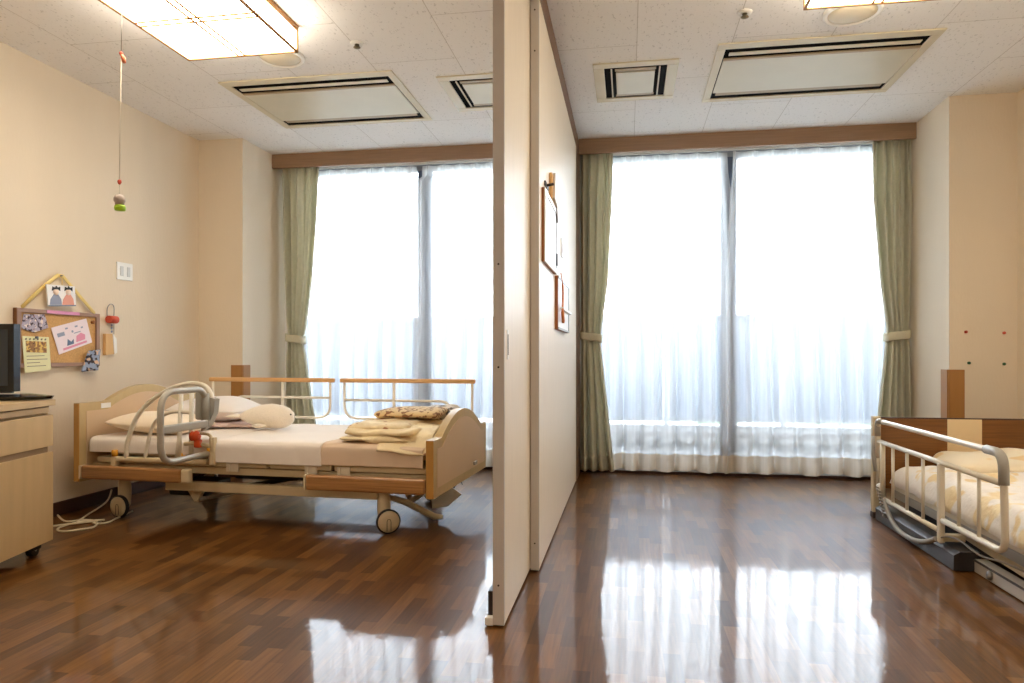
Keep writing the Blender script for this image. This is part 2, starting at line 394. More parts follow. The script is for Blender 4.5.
class T:
    """a top-level thing: an Empty at its base with part meshes below it"""
    def __init__(s, name, label, cat, base, frame='w', group=None):
        s.base = Vector(base); o = bpy.data.objects.new(name, None); COL.objects.link(o); s.o = o
        o.location = fw(base, frame); o.rotation_euler = (0, 0, TH if frame == 'b' else 0); o.empty_display_size = .05
        o['label'] = label; o['category'] = cat
        if group: o['group'] = group
    def part(s, name, mb, m, parent=None, label=None):
        return mb.build(name, m, parent or s.o, s.base, label)

def single(name, label, cat, mb, m, base, frame='w', group=None):
    ob = mb.build(name, m, None, base); ob.location = fw(base, frame); ob.rotation_euler = (0, 0, TH if frame == 'b' else 0)
    ob['label'] = label; ob['category'] = cat
    if group: ob['group'] = group
    return ob

def struct(name, mb, m, parent=None):
    ob = mb.build(name, m, parent)
    if not parent: ob['kind'] = 'structure'
    return ob

# ------------------------------------------------------------------ room shell
XL, XR, YB, YW, H = -3.16, 2.34, -2.2, 5.42, 2.5
struct('floor', MB().box(XL-.15, XR+.15, YB-.1, YW+.2, -.12, 0), 'floor')
struct('ceiling', MB().box(XL-.15, XR+.15, YB-.1, YW+.2, H, H+.12), 'ceiling')
struct('wall_left', MB().box(XL-.12, XL, YB, 4.77, 0, H), 'wall')
struct('wall_right', MB().box(XR, XR+.12, YB, 4.71, 0, H), 'wall')
struct('wall_rear', MB().box(XL-.12, XR+.12, YB-.12, YB, 0, H), 'back')
struct('wall_column_left', MB().box(XL-.12, -2.805, 4.77, YW+.15, 0, H), 'wall')
struct('wall_column_right', MB().box(1.958, XR+.12, 4.71, YW+.15, 0, H), 'wall')
WIN = ((-2.70, -.50), (-.30, 1.88)); WZ0, WZ1 = .05, 2.43
w = MB()
w.box(-2.805, 1.958, YW, YW+.14, WZ1, H); w.box(-2.805, WIN[0][0], YW, YW+.14, WZ0, WZ1)
w.box(WIN[0][1], WIN[1][0], YW, YW+.14, WZ0, WZ1); w.box(WIN[1][1], 1.958, YW, YW+.14, WZ0, WZ1)
struct('wall_window_side', w, 'wallw')
struct('wall_below_windows', MB().box(-2.805, 1.958, YW, YW+.14, 0, WZ0-.02), 'kick')
struct('baseboard_left', MB().box(XL, XL+.012, YB, 4.77, 0, .075), 'base')
struct('baseboard_column_left', MB().box(XL+.012, -2.803, 4.758, 4.77, 0, .075), 'base')
struct('baseboard_right', MB().box(XR-.012, XR, YB, 4.71, 0, .075), 'base')
struct('baseboard_column_right', MB().box(1.958, XR-.012, 4.698, 4.71, 0, .075), 'base')
struct('baseboard_window_side', MB().box(-2.803, 1.956, YW-.012, YW, 0, .07), 'base')
for i, (a, b) in enumerate(WIN):
    mid = (-1.615, .745)[i]
    t = bpy.data.objects.new('window_%d' % (i+1), None); COL.objects.link(t); t['kind'] = 'structure'
    f = MB(); y0, y1 = YW+.02, YW+.09
    f.box(a, b, y0, y1, WZ1-.045, WZ1); f.box(a, b, y0, y1, WZ0, WZ0+.045)
    f.box(a, a+.045, y0, y1, WZ0, WZ1); f.box(b-.045, b, y0, y1, WZ0, WZ1)
    f.build('window_frame', 'alu', t)
    MB().box(mid-.055, mid+.055, y0-.005, y1, WZ0+.05, WZ1-.045, .004).build('meeting_stile', 'navy', t)
    MB().box(a, b, YW-.02, YW+.02, WZ0-.03, WZ0+.004, .004).build('window_sill', 'sill', t)
    MB().box(a+.045, b-.045, YW+.03, YW+.085, .272, .322, .004).build('window_rail', 'sill', t, )
    MB().box(a+.045, mid-.055, YW+.05, YW+.056, WZ0+.05, WZ1-.045).build('window_pane', 'glass', t)
    MB().box(mid+.055, b-.045, YW+.06, YW+.066, WZ0+.05, WZ1-.045).build('window_pane', 'glass', t)
# pelmets, partition header and end post
struct('trim_1', MB().box(-2.805, -.452, 5.2, 5.222, 2.39, H).box(-2.805, -.452, 5.2225, YW, 2.47, H), 'pelmet')
struct('trim_2', MB().box(-.36, 1.956, 5.2, 5.222, 2.39, H).box(-.36, 1.956, 5.2225, YW, 2.47, H), 'pelmet')
struct('trim_3', MB().box(-.45, -.3625, YB+.6, 4.96, 2.385, H), 'pelmetv')
struct('trim_4', MB().box(-.45, -.3625, 4.96, YW, 0, H), 'pelmetv')
struct('trim_5', MB().box(-.43, -.38, YB+.6, 4.96, 2.38, 2.386), 'darkmetal')
# balcony and outdoors
struct('balcony_floor', MB().box(-6, 6, YW+.14, 7.8, -.2, -.02), 'balc')
struct('balcony_slab_above', MB().box(-6, 6, YW+.14, 7.7, 3.0, 3.2), 'conc')
struct('wall_sky_block_above', MB().box(-6, 6, YW, YW+.14, H+.12, 6), 'conc')  # unseen upper wall, added to keep sky light off the balustrade's inner face
struct('wall_facade_left', MB().box(-6, XL-.12, YW, YW+.14, -.2, H+.12), 'conc')
struct('wall_facade_right', MB().box(XR+.12, 6, YW, YW+.14, -.2, H+.12), 'conc')
struct('balcony_kerb', MB().box(-6, 6, 7.52, 7.72, -.02, .16), 'conc')
t = T('balcony_balustrade', 'frosted glass balcony balustrade with grey metal top rail, outside both windows', 'balustrade', (0, 7.6, .16))
t.part('top_rail', MB().box(-6, 6, 7.57, 7.63, 1.28, 1.325, .01), 'railm')
t.part('bottom_rail', MB().box(-6, 6, 7.58, 7.62, .2, .24), 'railm')
for k in range(10):
    x = -5.5+k*1.18
    t.part('post', MB().box(x-.025, x+.025, 7.575, 7.625, .16, 1.29), 'railm')
    if k < 9: t.part('panel', MB().box(x+.03, x+1.15, 7.595, 7.603, .24, 1.28), 'frost')
struct('ground_outside', MB().box(-150, 150, 9, 260, -9.2, -9), 'ground')
def tree(x, y, zt, r, label):
    tr = T('distant_tree', label, 'tree', (x, y, -9))
    b = MB(); rnd = random.Random(int(x*10))
    def lump(c, rr, sd):
        def fn(a, bb):
            th, ph = 2*PI*a, PI*bb
            d = Vector((math.sin(ph)*math.cos(th), math.sin(ph)*math.sin(th), math.cos(ph)))
            return Vector(c)+d*rr*(1+.28*noise.noise(d*2.4+Vector((sd, 0, 0)))+.14*noise.noise(d*7+Vector((0, sd, 0))))
        b.grid(fn, 28, 16)
    for k in range(7):
        lump((x+rnd.uniform(-r, r)*.8, y+rnd.uniform(-r, r)*.5, zt-r*.9-rnd.uniform(0, r*1.3)), r*rnd.uniform(.55, .8), k*5.3)
    tr.part('crown', b, 'tree')
    tr.part('trunk', MB().cyl((x, y, -9), (x, y, zt-r*1.6), .35, 10, .2), M['pelmetv'])
tree(14.5, 42, 3.9, 3.2, 'hazy distant tree rising above the balustrade beside the right-hand green drape')
tree(6.0, 50, 3.0, 2.6, 'smaller hazy distant tree, nearer the middle of the right-hand window')

# ------------------------------------------------------------------ curtains
def prof(tab, z):
    if z >= tab[0][0]: return tab[0][1]
    for (za, a), (zb, b) in zip(tab, tab[1:]):
        if z >= zb:
            k = (za-z)/(za-zb); k = k*k*(3-2*k) if False else k
            return a+(b-a)*k
    return tab[-1][1]

def drape(label, left, right, folds, tiez, side, seed, zb):
    xc = (prof(left, 1.0)+prof(right, 1.0))/2
    t = T('drape_curtain', label, 'curtain', (xc, 5.285, zb), group=None)
    def fn(a, b):
        z = 2.42+(zb-2.42)*b
        xl, xr = prof(left, z), prof(right, z)
        pinch = math.exp(-((z-tiez)/.09)**2)
        # sine folds, sharpened, drifting a little with height
        ph = 2*PI*folds*(a+.035*math.sin(3*z+seed)*math.sin(PI*a))
        s = math.sin(ph+seed); s2 = math.sin(ph*2.13+seed*2+z*.8)
        amp = (.028+.014*min(1, max(0, (2.42-z)/.4)))*(1-.45*pinch)
        y = 5.285+amp*(.75+.35*math.sin(ph*.31+seed*3))*(math.copysign(abs(s)**.7, s))+.016*s2*(1-.5*pinch)-.01*pinch
        x = xl+(xr-xl)*a+.012*math.cos(ph+seed)*(.6 if pinch > .3 else 1)*math.sin(PI*a)
        return (x, y, z)
    m = MB(); m.grid(fn, 150, 90)
    c = t.part('cloth', m, 'drape')
    md = c.modifiers.new('thickness', 'SOLIDIFY'); md.thickness = .003; md.offset = 0
    def hem(a, b):
        p = Vector(fn(a, (2.42-(zb+.11*(1-b)))/(2.42-zb))); p.y -= .0035; return p
    hm = t.part('hem', MB().grid(hem, 150, 4), 'drape'); md = hm.modifiers.new('thickness', 'SOLIDIFY'); md.thickness = .002
    # tieback: a band round the gathered cloth
    xl, xr = prof(left, tiez)-.006, prof(right, tiez)+.006
    def band(a, b):
        th = 2*PI*a; cx, rx, ry = (xl+xr)/2, (xr-xl)/2+.004, .058
        return (cx+rx*math.copysign(abs(math.cos(th))**.6, math.cos(th)), 5.28+ry*math.copysign(abs(math.sin(th))**.6, math.sin(th)), tiez+(b-.5)*.06+side*.014*math.cos(th))
    tb = t.part('tieback', MB().grid(band, 48, 3, closeu=True), 'tie'); md = tb.modifiers.new('thickness', 'SOLIDIFY'); md.thickness = .006
    hx = xl if side < 0 else xr
    t.part('wall_hook', MB().tube([(hx, 5.3, tiez+.02), (hx+side*.03, 5.33, tiez+.03), (hx+side*.045, YW-.002, tiez+.03)], .004, 8), 'steel')

drape('sage green drape tied back beside the cream column, behind the adjustable bed',
      [(2.4, -2.772), (1.5, -2.748), (1.03, -2.712), (.42, -2.745), (.05, -2.76)],
      [(2.4, -2.446), (1.98, -2.463), (1.5, -2.506), (1.1, -2.56), (1.0, -2.577), (.7, -2.531), (.42, -2.48), (.05, -2.43)], 4.5, 1.03, -1, .6, .05)
drape('sage green drape tied back against the sliding partition',
      [(2.4, -.352), (1.5, -.352), (1.05, -.346), (.6, -.352), (.05, -.352)],
      [(2.4, -.11), (2.05, -.118), (1.46, -.147), (1.09, -.195), (.98, -.2), (.56, -.155), (.04, -.10)], 3.6, 1.035, -1, 2.1, .035)
drape('sage green drape tied back beside the bed with the brown headboard',
      [(2.4, 1.693), (2.0, 1.699), (1.43, 1.745), (1.08, 1.79), (.87, 1.771), (.48, 1.732), (.05, 1.71)],
      [(2.4, 1.94), (2.0, 1.942), (1.3, 1.938), (1.04, 1.93), (.8, 1.937), (.48, 1.942), (.05, 1.944)], 4.2, 1.035, 1, 4.0, .04)

def sheer(label, left, right, folds, seed, top=2.395):
    xc = (prof(left, 1.)+prof(right, 1.))/2; zb = .035
    t = T('sheer_curtain', label, 'curtain', (xc, 5.36, zb))
    def fn(a, b):
        z = top+(zb-top)*b; xl, xr = prof(left, z), prof(right, z)
        ph = 2*PI*folds*(a+.02*math.sin(2.2*z+seed)*math.sin(PI*a)+.012*math.sin(9*a+seed))
        s = math.sin(ph+seed); k = 1-math.exp(-(top-z)/.35)
        pinch = max(0, math.cos(ph+seed+1.2))**10
        y = 5.355+(.010+.022*k)*math.copysign(abs(s)**.7, s)+.014*k*math.sin(2*PI*a*2.7+seed*3)-.014*pinch*(1-.4*k)
        x = xl+(xr-xl)*a+.016*k*math.cos(ph+seed)*math.sin(PI*a)
        return (x, y, z+(.006*math.sin(ph*.5+seed) if b > .98 else 0))
    t.part('cloth', MB().grid(fn, 220, 60), 'sheer')
    def hem(a, b):
        p = Vector(fn(a, (top-(zb+.125*(1-b)))/(top-zb))); p.y -= .002; return p
    t.part('hem', MB().grid(hem, 220, 5), 'hem')
    def head(a, b):
        p = Vector(fn(a, b*.035)); p.y -= .002; return p
    t.part('heading_tape', MB().grid(head, 220, 2), M['sheer'])

sheer('white sheer curtain half hanging behind the adjustable bed, next to the tied drape',
      [(2.4, -2.70)], [(2.4, -1.655), (2.3, -1.655), (2.29, -1.60), (.03, -1.58)], 9, .4)
sheer('white sheer curtain half hanging behind the foot of the adjustable bed, beside the partition',
      [(2.4, -1.61), (2.3, -1.612), (2.29, -1.66), (.03, -1.68)], [(2.4, -.47)], 9, 1.9)
sheer('white sheer curtain half between the partition drape and the dark gap at mid-window',
      [(2.4, -.3)], [(2.4, .722), (2.25, .732), (2.02, .765), (1.2, .79), (.03, .80)], 8, 3.1)
sheer('white sheer curtain half from the dark mid-window gap to the drape by the low bed',
      [(2.4, .762), (2.25, .757), (2.0, .735), (1.2, .70), (.03, .70)], [(2.4, 1.90)], 8, 5.2)

# ------------------------------------------------------------------ ceiling fittings
def cassette(x0, x1, y0, y1, label):
    t = T('ceiling_air_conditioner', label, 'air conditioner', ((x0+x1)/2, (y0+y1)/2, H), group='cassette air conditioners in the ceiling')
    z0, z1 = H-.008, H
    D = y1-y0
    f = MB(); f.box(x0, x1, y0, y0+.065, z0, z1, .003); f.box(x0, x1, y1-.05, y1, z0, z1, .003)
    f.box(x0, x0+.045, y0+.065, y1-.05, z0, z1, .003); f.box(x1-.045, x1, y0+.065, y1-.05, z0, z1, .003)
    t.part('outer_frame', f, 'cream_frame')
    t.part('duct_opening', MB().box(x0+.045, x1-.045, y0+.065, y1-.05, H-.0012, H-.0004), 'black')
    xa, xb = x0+.05, x1-.05
    t.part('intake_panel', MB().box(xa, xb, y0+.205, y0+.68, z0-.002, z1-.002, .003), 'cream_plastic')
    R = Matrix.Rotation(.35, 3, 'X')
    t.part('louver', MB().box(xa+.02, xb-.02, y0+.112, y0+.146, z0+.000, z0+.004), 'cream_frame')
    t.part('louver', MB().box(xa, xb, y0+.186, y0+.205, z0-.002, z1-.002), 'louver')
    t.part('louver', MB().box(xa+.02, xb-.02, y0+.682, y0+.725, z0+.000, z0+.004), 'louver')
cassette(-2.372, -1.308, 3.765, 4.60, 'large cream ceiling air conditioner above the adjustable bed, left of the partition')
cassette(.458, 1.54, 3.72, 4.555, 'large cream ceiling air conditioner above the open floor, right of the partition')

def vent(x0, x1, y0, y1, label):
    t = T('ceiling_vent', label, 'vent', ((x0+x1)/2, (y0+y1)/2, H), group='square ceiling vents')
    z0, z1 = H-.008, H; w = .06; W = x1-x0
    f = MB(); f.box(x0, x1, y0, y0+w, z0, z1, .003); f.box(x0, x1, y1-w, y1, z0, z1, .003)
    f.box(x0, x0+w, y0+w, y1-w, z0, z1, .003); f.box(x1-w, x1, y0+w, y1-w, z0, z1, .003)
    t.part('outer_frame', f, 'cream_frame')
    t.part('duct_opening', MB().box(x0+w, x1-w, y0+w, y1-w, H-.0012, H-.0004), 'black')
    t.part('centre_plate', MB().box(x0+.125, x1-.125, y0+.125, y1-.125, z0-.002, z1-.002, .003), 'cream_plastic')
    for sx in (0, 1):
        xa = x0+.096 if sx == 0 else x1-.104
        t.part('slat', MB().box(xa, xa+.008, y0+.075, y1-.075, z0-.001, z1-.004), 'cream_frame')
    for sy in (0, 1):
        ya = y0+.085 if sy == 0 else y1-.115
        t.part('slat', MB().box(x0+.12, x1-.12, ya, ya+.03, z0+.002, z0+.006), 'louver')
vent(-1.09, -.62, 3.895, 4.47, 'square cream ceiling vent partly hidden behind the near partition panel')
vent(-.192, .274, 3.868, 4.45, 'square cream ceiling vent just right of the partition')

def disc(x, y, label):
    t = T('ceiling_disc', label, 'speaker', (x, y, H))
    t.part('rim', MB().lathe((x, y, H), (0, 0, -1), [(.13, 0), (.13, .012), (.122, .018), (.112, .018), (.108, .012)], 40), 'white')
    t.part('cover', MB().lathe((x, y, H), (0, 0, -1), [(.108, 0), (.106, .012), (.07, .022), (0, .026)], 36), 'offwhite')
disc(-1.835, 3.49, 'round off-white ceiling disc half hidden behind the larger lit lamp')
disc(1.03, 3.47, 'round off-white ceiling disc behind the lamp cut off by the frame, right of the partition')

def sprinkler(x, y, label):
    t = T('sprinkler_head', label, 'sprinkler', (x, y, H))
    t.part('escutcheon', MB().lathe((x, y, H), (0, 0, -1), [(.034, 0), (.033, .004), (.02, .008), (.014, .008)], 24), 'white')
    t.part('nozzle', MB().lathe((x, y, H), (0, 0, -1), [(.012, .006), (.012, .02), (.018, .022), (.018, .025), (.004, .03), (0, .03)], 16), 'brass')
sprinkler(-1.371, 3.411, 'small metal sprinkler head between the left lamp and the partition')
sprinkler(.538, 3.40, 'small metal sprinkler head between the partition and the right lamp')

def lamp(x0, x1, y0, y1, label):
    t = T('ceiling_lamp', label, 'lamp', ((x0+x1)/2, (y0+y1)/2, H), group='shoji style box lamps')
    zb, zt = 2.37, H; e = .011
    t.part('shade', MB().box(x0+.006, x1-.006, y0+.006, y1-.006, zb+.006, zt-.028), 'paper', label='glowing white paper shade')
    f = MB()
    for (a, b, c, d) in ((x0, x1, y0, y0+e), (x0, x1, y1-e, y1), (x0, x0+e, y0, y1), (x1-e, x1, y0, y1)): f.box(a, b, c, d, zb, zb+e*.8)
    for px in (x0, x1-e):
        for py_ in (y0, y1-e): f.box(px, px+e, py_, py_+e, zb, zt-.02)
    t.part('frame', f, 'lampwood')
    t.part('top_rim', MB().box(x0-.001, x1+.001, y0-.001, y1+.001, zt-.028, zt, .002), 'lampwood')
    g = MB(); xc, yc = (x0+x1)/2, (y0+y1)/2
    for s in (-1, 1):
        g.box(xc+s*.018-.005, xc+s*.018+.005, y0+e, y1-e, zb+.002, zb+.0055)
        g.box(x0+e, x1-e, yc+s*.018-.005, yc+s*.018+.005, zb+.002, zb+.0055)
        for xs in (x0+.002, x1-.0055):
            g.box(xs, xs+.0035, yc+s*.016-.0025, yc+s*.016+.0025, zb+e, zt-.028)
    t.part('lattice', g, 'lattice')
lamp(-2.168, -1.582, 2.43, 3.19, 'wood-framed lit paper box lamp on the ceiling left of the partition')
lamp(.738, 1.32, 2.39, 3.15, 'wood-framed lit paper box lamp on the ceiling right of the partition, mostly out of frame')
# the ward goes on behind the camera; two unseen lamps are added there to brighten the room
lamp(-2.168, -1.582, -.9, -.14, 'added unseen fill lamp over the rear of the ward, on the dresser side')
lamp(.738, 1.32, -.9, -.14, 'added unseen fill lamp over the rear of the ward, on the low bed side')

# pull cord with charm
t = T('pull_cord', 'thin pull cord with beads hanging from the left lamp, lime green charm at its end', 'cord', (-2.06, 2.575, 2.37))
t.part('cord', MB().tube([(-2.046, 2.57, 2.372), (-2.052, 2.572, 2.14)], .0016, 6), 'cordg')
t.part('cord', MB().tube([(-2.052, 2.572, 2.14), (-2.057, 2.574, 1.9), (-2.062, 2.575, 1.62)], .0022, 6), 'string')
t.part('bead', MB().lathe((-2.052, 2.572, 2.146), (0, 0, -1), [(0, 0), (.007, .004), (.008, .01), (.005, .016), (0, .018)], 12), 'red')
t.part('tassel', MB().tube([(-2.05, 2.571, 2.134), (-2.040, 2.57, 2.118), (-2.036, 2.57, 2.098)], [.004, .009, .007], 8), 'peach')
t.part('bead', MB().lathe((-2.062, 2.575, 1.622), (0, 0, -1), [(0, 0), (.007, .004), (.008, .012), (.004, .02), (0, .022)], 12), 'red')
t.part('cord', MB().tube([(-2.062, 2.575, 1.60), (-2.062, 2.575, 1.562)], .0015, 6), 'string')
t.part('figure_head', MB().lathe((-2.062, 2.575, 1.562), (0, 0, -1), [(0, 0), (.016, .006), (.022, .018), (.022, .03), (.018, .036), (.017, .045), (0, .046)], 18), 'doll')
t.part('figure_base', MB().lathe((-2.06, 2.575, 1.518), (0, 0, -1), [(0, 0), (.018, .002), (.022, .012), (.02, .024), (0, .026)], 18), 'green')

# ------------------------------------------------------------------ sliding partition
def spanel(x0, x1, y0, y1, label, handle=None, screws=()):
    t = T('partition_panel', label, 'partition', ((x0+x1)/2, y0, 0), group='sliding partition panels')
    t.part('panel', MB().box(x0, x1, y0+.012, y1, .012, 2.38), 'panel')
    e = t.part('edge_profile', MB().box(x0, x1, y0, y0+.012, .008, 2.38, .002), 'edge', label='taupe metal edge strip')
    t.part('bottom_seal', MB().box(x0+.006, x1-.006, y0+.01, y1-.01, .002, .012), 'darkmetal')
    for z in screws: t.part('screw', MB().lathe(((x0+x1)/2, y0+.001, z), (0, -1, 0), [(.0035, 0), (.0035, .002), (0, .0025)], 10), 'darkmetal', e)
    return t
p1 = spanel(-.441, -.402, 2.27, 3.9, 'cream sliding partition panel nearest the camera, with a narrow pull handle', screws=(.14, .86, 1.2))
p1.part('pull_handle', MB().box(-.4022, -.3995, 2.318, 2.342, .885, .985, .001), 'white')
p1.part('handle_recess', MB().box(-.3997, -.3992, 2.324, 2.336, .90, .97), 'black')
p1.part('floor_guide', MB().box(-.463, -.442, 2.3, 2.45, .004, .11, .003), 'darkmetal').data
p1.part('guide_clip', MB().box(-.468, -.440, 2.272, 2.30, .004, .03, .002), 'white')
p2 = spanel(-.399, -.363, 2.875, 4.955, 'cream sliding partition panel behind the nearest one, with two small frames hung on it', screws=(.12, 2.16, 2.33))

# framed pieces on the partition (its face is x = -.363)
t = T('framed_board', 'larger wood-sided frame with pale grey face hanging on the partition panel', 'frame', (-.363, 3.2, 1.31))
t.part('frame_side', MB().box(-.363, -.352, 2.96, 3.47, 1.30, 1.615), 'orangewood')
f = MB(); 
for (a, b, c, d) in ((2.96, 3.47, 1.30, 1.322), (2.96, 3.47, 1.593, 1.615), (2.96, 2.995, 1.322, 1.593), (3.445, 3.47, 1.322, 1.593)): f.box(-.352, -.346, a, b, c, d)
t.part('frame_face', f, 'white')
t.part('glazing', MB().box(-.352, -.349, 2.995, 3.445, 1.322, 1.593), 'silver')
t.part('clip', MB().box(-.349, -.344, 3.44, 3.462, 1.34, 1.40), 'black')
t = T('framed_board', 'smaller wooden frame with white face and an orange ribbon, lower on the partition panel', 'frame', (-.363, 3.8, 1.03))
t.part('frame_side', MB().box(-.363, -.348, 3.51, 4.14, 1.03, 1.30), 'orangewood')
t.part('frame_face', MB().box(-.348, -.3465, 3.52, 4.135, 1.035, 1.295), 'white')
f = MB()
for (a, b, c, d) in ((3.51, 4.14, 1.288, 1.30), (4.12, 4.14, 1.03, 1.30), (3.51, 4.14, 1.03, 1.04)): f.box(-.348, -.343, a, b, c, d)
t.part('frame_border', f, 'silver')
t.part('ribbon', MB().tube(spline([(-.343, 3.62, 1.325), (-.332, 3.60, 1.26), (-.336, 3.66, 1.19), (-.332, 3.60, 1.12), (-.332, 3.64, 1.08)]), [.006]*6+[.014]*12+[.02]*7, 8, flat=(1, .4)), 'ribbono')
t.part('shelf_strip', MB().box(-.346, -.326, 3.6, 4.1, 1.135, 1.147), 'white')
t.part('clip', MB().box(-.346, -.336, 3.70, 3.74, 1.07, 1.13), 'ink')
t = T('wall_peg', 'dark wall peg on the partition just above the larger frame', 'hook', (-.363, 3.1, 1.63))
t.part('peg_plate', MB().box(-.363, -.355, 3.05, 3.16, 1.645, 1.665), 'darkmetal')
t.part('peg', MB().cyl((-.357, 3.1, 1.655), (-.325, 3.1, 1.66), .006, 10), 'darkmetal')
t = T('hanging_paddle', 'slim white and tan hand-held item hanging above the larger frame on the partition', 'paddle', (-.353, 3.32, 1.6))
t.part('blade', MB().box(-.362, -.348, 3.24, 3.36, 1.62, 1.745, .004, rot=Matrix.Rotation(-.15, 3, 'X')), 'tan')
t.part('face', MB().box(-.348, -.335, 3.27, 3.39, 1.625, 1.75, .004, rot=Matrix.Rotation(-.15, 3, 'X')), 'white')
t.part('grip', MB().cyl((-.35, 3.41, 1.625), (-.35, 3.45, 1.555), .009, 10), 'ink')
t = T('wall_switch', 'small faint white switch plate on the partition beside the larger frame', 'switch', (-.363, 3.86, 1.47))
t.part('plate', MB().box(-.363, -.358, 3.82, 3.91, 1.44, 1.54, .002), 'white')
t.part('rocker', MB().box(-.358, -.355, 3.845, 3.885, 1.465, 1.515, .001), 'card')

# ------------------------------------------------------------------ wall items at left
t = T('wall_switch', 'white double switch plate on the cream wall above the bed', 'switch', (XL, 4.0, 1.43))
t.part('plate', MB().box(XL, XL+.009, 3.915, 4.055, 1.375, 1.485, .003), 'white')
for y in (3.955, 4.015): t.part('rocker', MB().box(XL+.009, XL+.012, y-.014, y+.014, 1.40, 1.46, .002), 'rockerm')
for (x, y0_, nm) in ((XL, 0, 0),): pass
t = T('cork_board', 'framed cork notice board hung by a yellow ribbon on the cream wall', 'notice board', (XL, 3.48, .8))
x0 = XL+.004
f = MB()
y0, y1, z0, z1 = 3.172, 3.75, .835, 1.147
for (a, b, c, d) in ((y0, y1, z0, z0+.022), (y0, y1, z1-.022, z1), (y0, y0+.026, z0+.022, z1-.022), (y1-.026, y1, z0+.022, z1-.022)): f.box(x0, x0+.022, a, b, c, d, .002)
t.part('frame', f, 'corkframe')
t.part('frame_side', MB().box(x0, x0+.0215, y0-.004, y0, z0, z1), 'corkside')
t.part('cork_panel', MB().box(x0, x0+.010, y0+.026, y1-.026, z0+.022, z1-.022), 'cork')
t.part('tape', MB().box(x0+.022, x0+.0235, 3.36, 3.59, z1-.018, z1-.001), 'pink')
t.part('ribbon', MB().tube([(x0+.02, 3.20, 1.15), (x0+.014, 3.33, 1.26), (x0+.012, 3.445, 1.345), (x0+.012, 3.48, 1.345), (x0+.014, 3.58, 1.26), (x0+.02, 3.71, 1.147)], .011, 8, flat=(.25, 1)), 'ribbon')
t.part('hanging_pin', MB().cyl((XL, 3.462, 1.343), (XL+.03, 3.462, 1.345), .004, 8), 'steel')

def quad(m, x, pts, th=.0012):
    """thin sheet of paper on the wall: pts in (y, z)"""
    m.prism([(x, a, b) for a, b in pts], (th, 0, 0)); return m
xw = XL+.032
t = T('doll_card', 'white card printed with two black-haired dolls in robes, hung over the ribbon', 'card', (xw, 3.48, 1.16))
t.part('card', quad(MB(), xw, [(3.355, 1.165), (3.548, 1.180), (3.54, 1.292), (3.342, 1.285)], .008), 'card')
t.part('card_edge', quad(MB(), xw+.008, [(3.355, 1.165), (3.548, 1.180), (3.547, 1.187), (3.354, 1.172)], .001), 'cardedge')
for (yc, zc, rb) in ((3.405, 1.222, 'bluerobe'), (3.492, 1.228, 'pinkrobe')):
    s = xw+.0082
    t.part('robe', quad(MB(), s, [(yc-.042, zc-.048), (yc+.042, zc-.042), (yc+.036, zc-.01), (yc+.014, zc+.016), (yc-.014, zc+.014), (yc-.036, zc-.016)]), rb)
    t.part('face', MB().lathe((s, yc, zc+.028), (1, 0, 0), [(.019, 0), (.019, .0012), (0, .0013)], 16), 'skin')
    t.part('hair', quad(MB(), s+.0014, [(yc-.03, zc+.03), (yc-.026, zc+.055), (yc-.008, zc+.05), (yc, zc+.062), (yc+.01, zc+.052), (yc+.028, zc+.058), (yc+.028, zc+.034), (yc+.012, zc+.042), (yc-.012, zc+.04)]), 'blackhair')
t.part('loop', MB().tube([(xw+.006, 3.45, 1.288), (xw-.004, 3.462, 1.345)], .002, 6), 'ribbon')
xp = x0+.0115
single('snapshot', 'group snapshot pinned at the upper corner of the cork board by the television', 'photo',
       quad(MB(), xp+.004, [(3.20, 1.04), (3.215, 1.115), (3.35, 1.122), (3.375, 1.05), (3.28, 1.02)], .002), 'crowd', (xp+.004, 3.3, 1.09))
t = T('note_card', 'pale yellow written card with a small photo, pinned low beside the television', 'card', (xp+.014, 3.33, .8))
xq = x0+.024
t.part('card', quad(MB(), xq, [(3.215, .805), (3.385, .818), (3.37, .998), (3.198, 1.0)], .001), 'ycard')
t.part('photo', quad(MB(), xq+.001, [(3.225, .915), (3.355, .912), (3.352, .972), (3.22, .975)], .0008), 'brownphoto')
for k, (a, b) in enumerate(((3.225, 3.34), (3.227, 3.36), (3.227, 3.31), (3.229, 3.35))):
    t.part('writing', quad(MB(), xq+.001, [(a, .892-k*.018), (b, .895-k*.018), (b, .898-k*.018), (a, .895-k*.018)], .0006), 'ink')
for k in range(6):
    t.part('heading_mark', quad(MB(), xq+.001, [(3.215+k*.025, .98), (3.225+k*.025, .98), (3.227+k*.025, .99), (3.217+k*.025, .988)], .0006), 'ink')
t.part('pushpin', MB().lathe((xq+.001, 3.285, .994), (1, 0, 0), [(.007, 0), (.005, .006), (.007, .01), (0, .011)], 12), 'cardedge')
t = T('flyer', 'tilted pale pink flyer with cartoon print in the middle of the cork board', 'flyer', (xp+.004, 3.6, .9))
xf = x0+.014
import itertools
A, B, C_, D = Vector((3.45, .902)), Vector((3.695, .975)), Vector((3.65, 1.115)), Vector((3.395, 1.05))
def bl(u, v): return tuple((A*(1-u)+B*u)*(1-v)+(D*(1-u)+C_*u)*v)
def rq(u0, u1, v0, v1): return [bl(u0, v0), bl(u1, v0), bl(u1, v1), bl(u0, v1)]
t.part('sheet', quad(MB(), xf, rq(0, 1, 0, 1), .0012), 'flyer')
t.part('pink_line', quad(MB(), xf+.0012, rq(.15, .85, .08, .16), .0006), 'flyerpink')
t.part('figure_print', quad(MB(), xf+.0012, [bl(.55, .22), bl(.82, .22), bl(.85, .4), bl(.74, .52), bl(.6, .45)], .0006), 'flyerpink')
t.part('figure_print', quad(MB(), xf+.0012, [bl(.28, .2), bl(.48, .2), bl(.5, .38), bl(.42, .3), bl(.34, .44)], .0006), 'flyerblue')
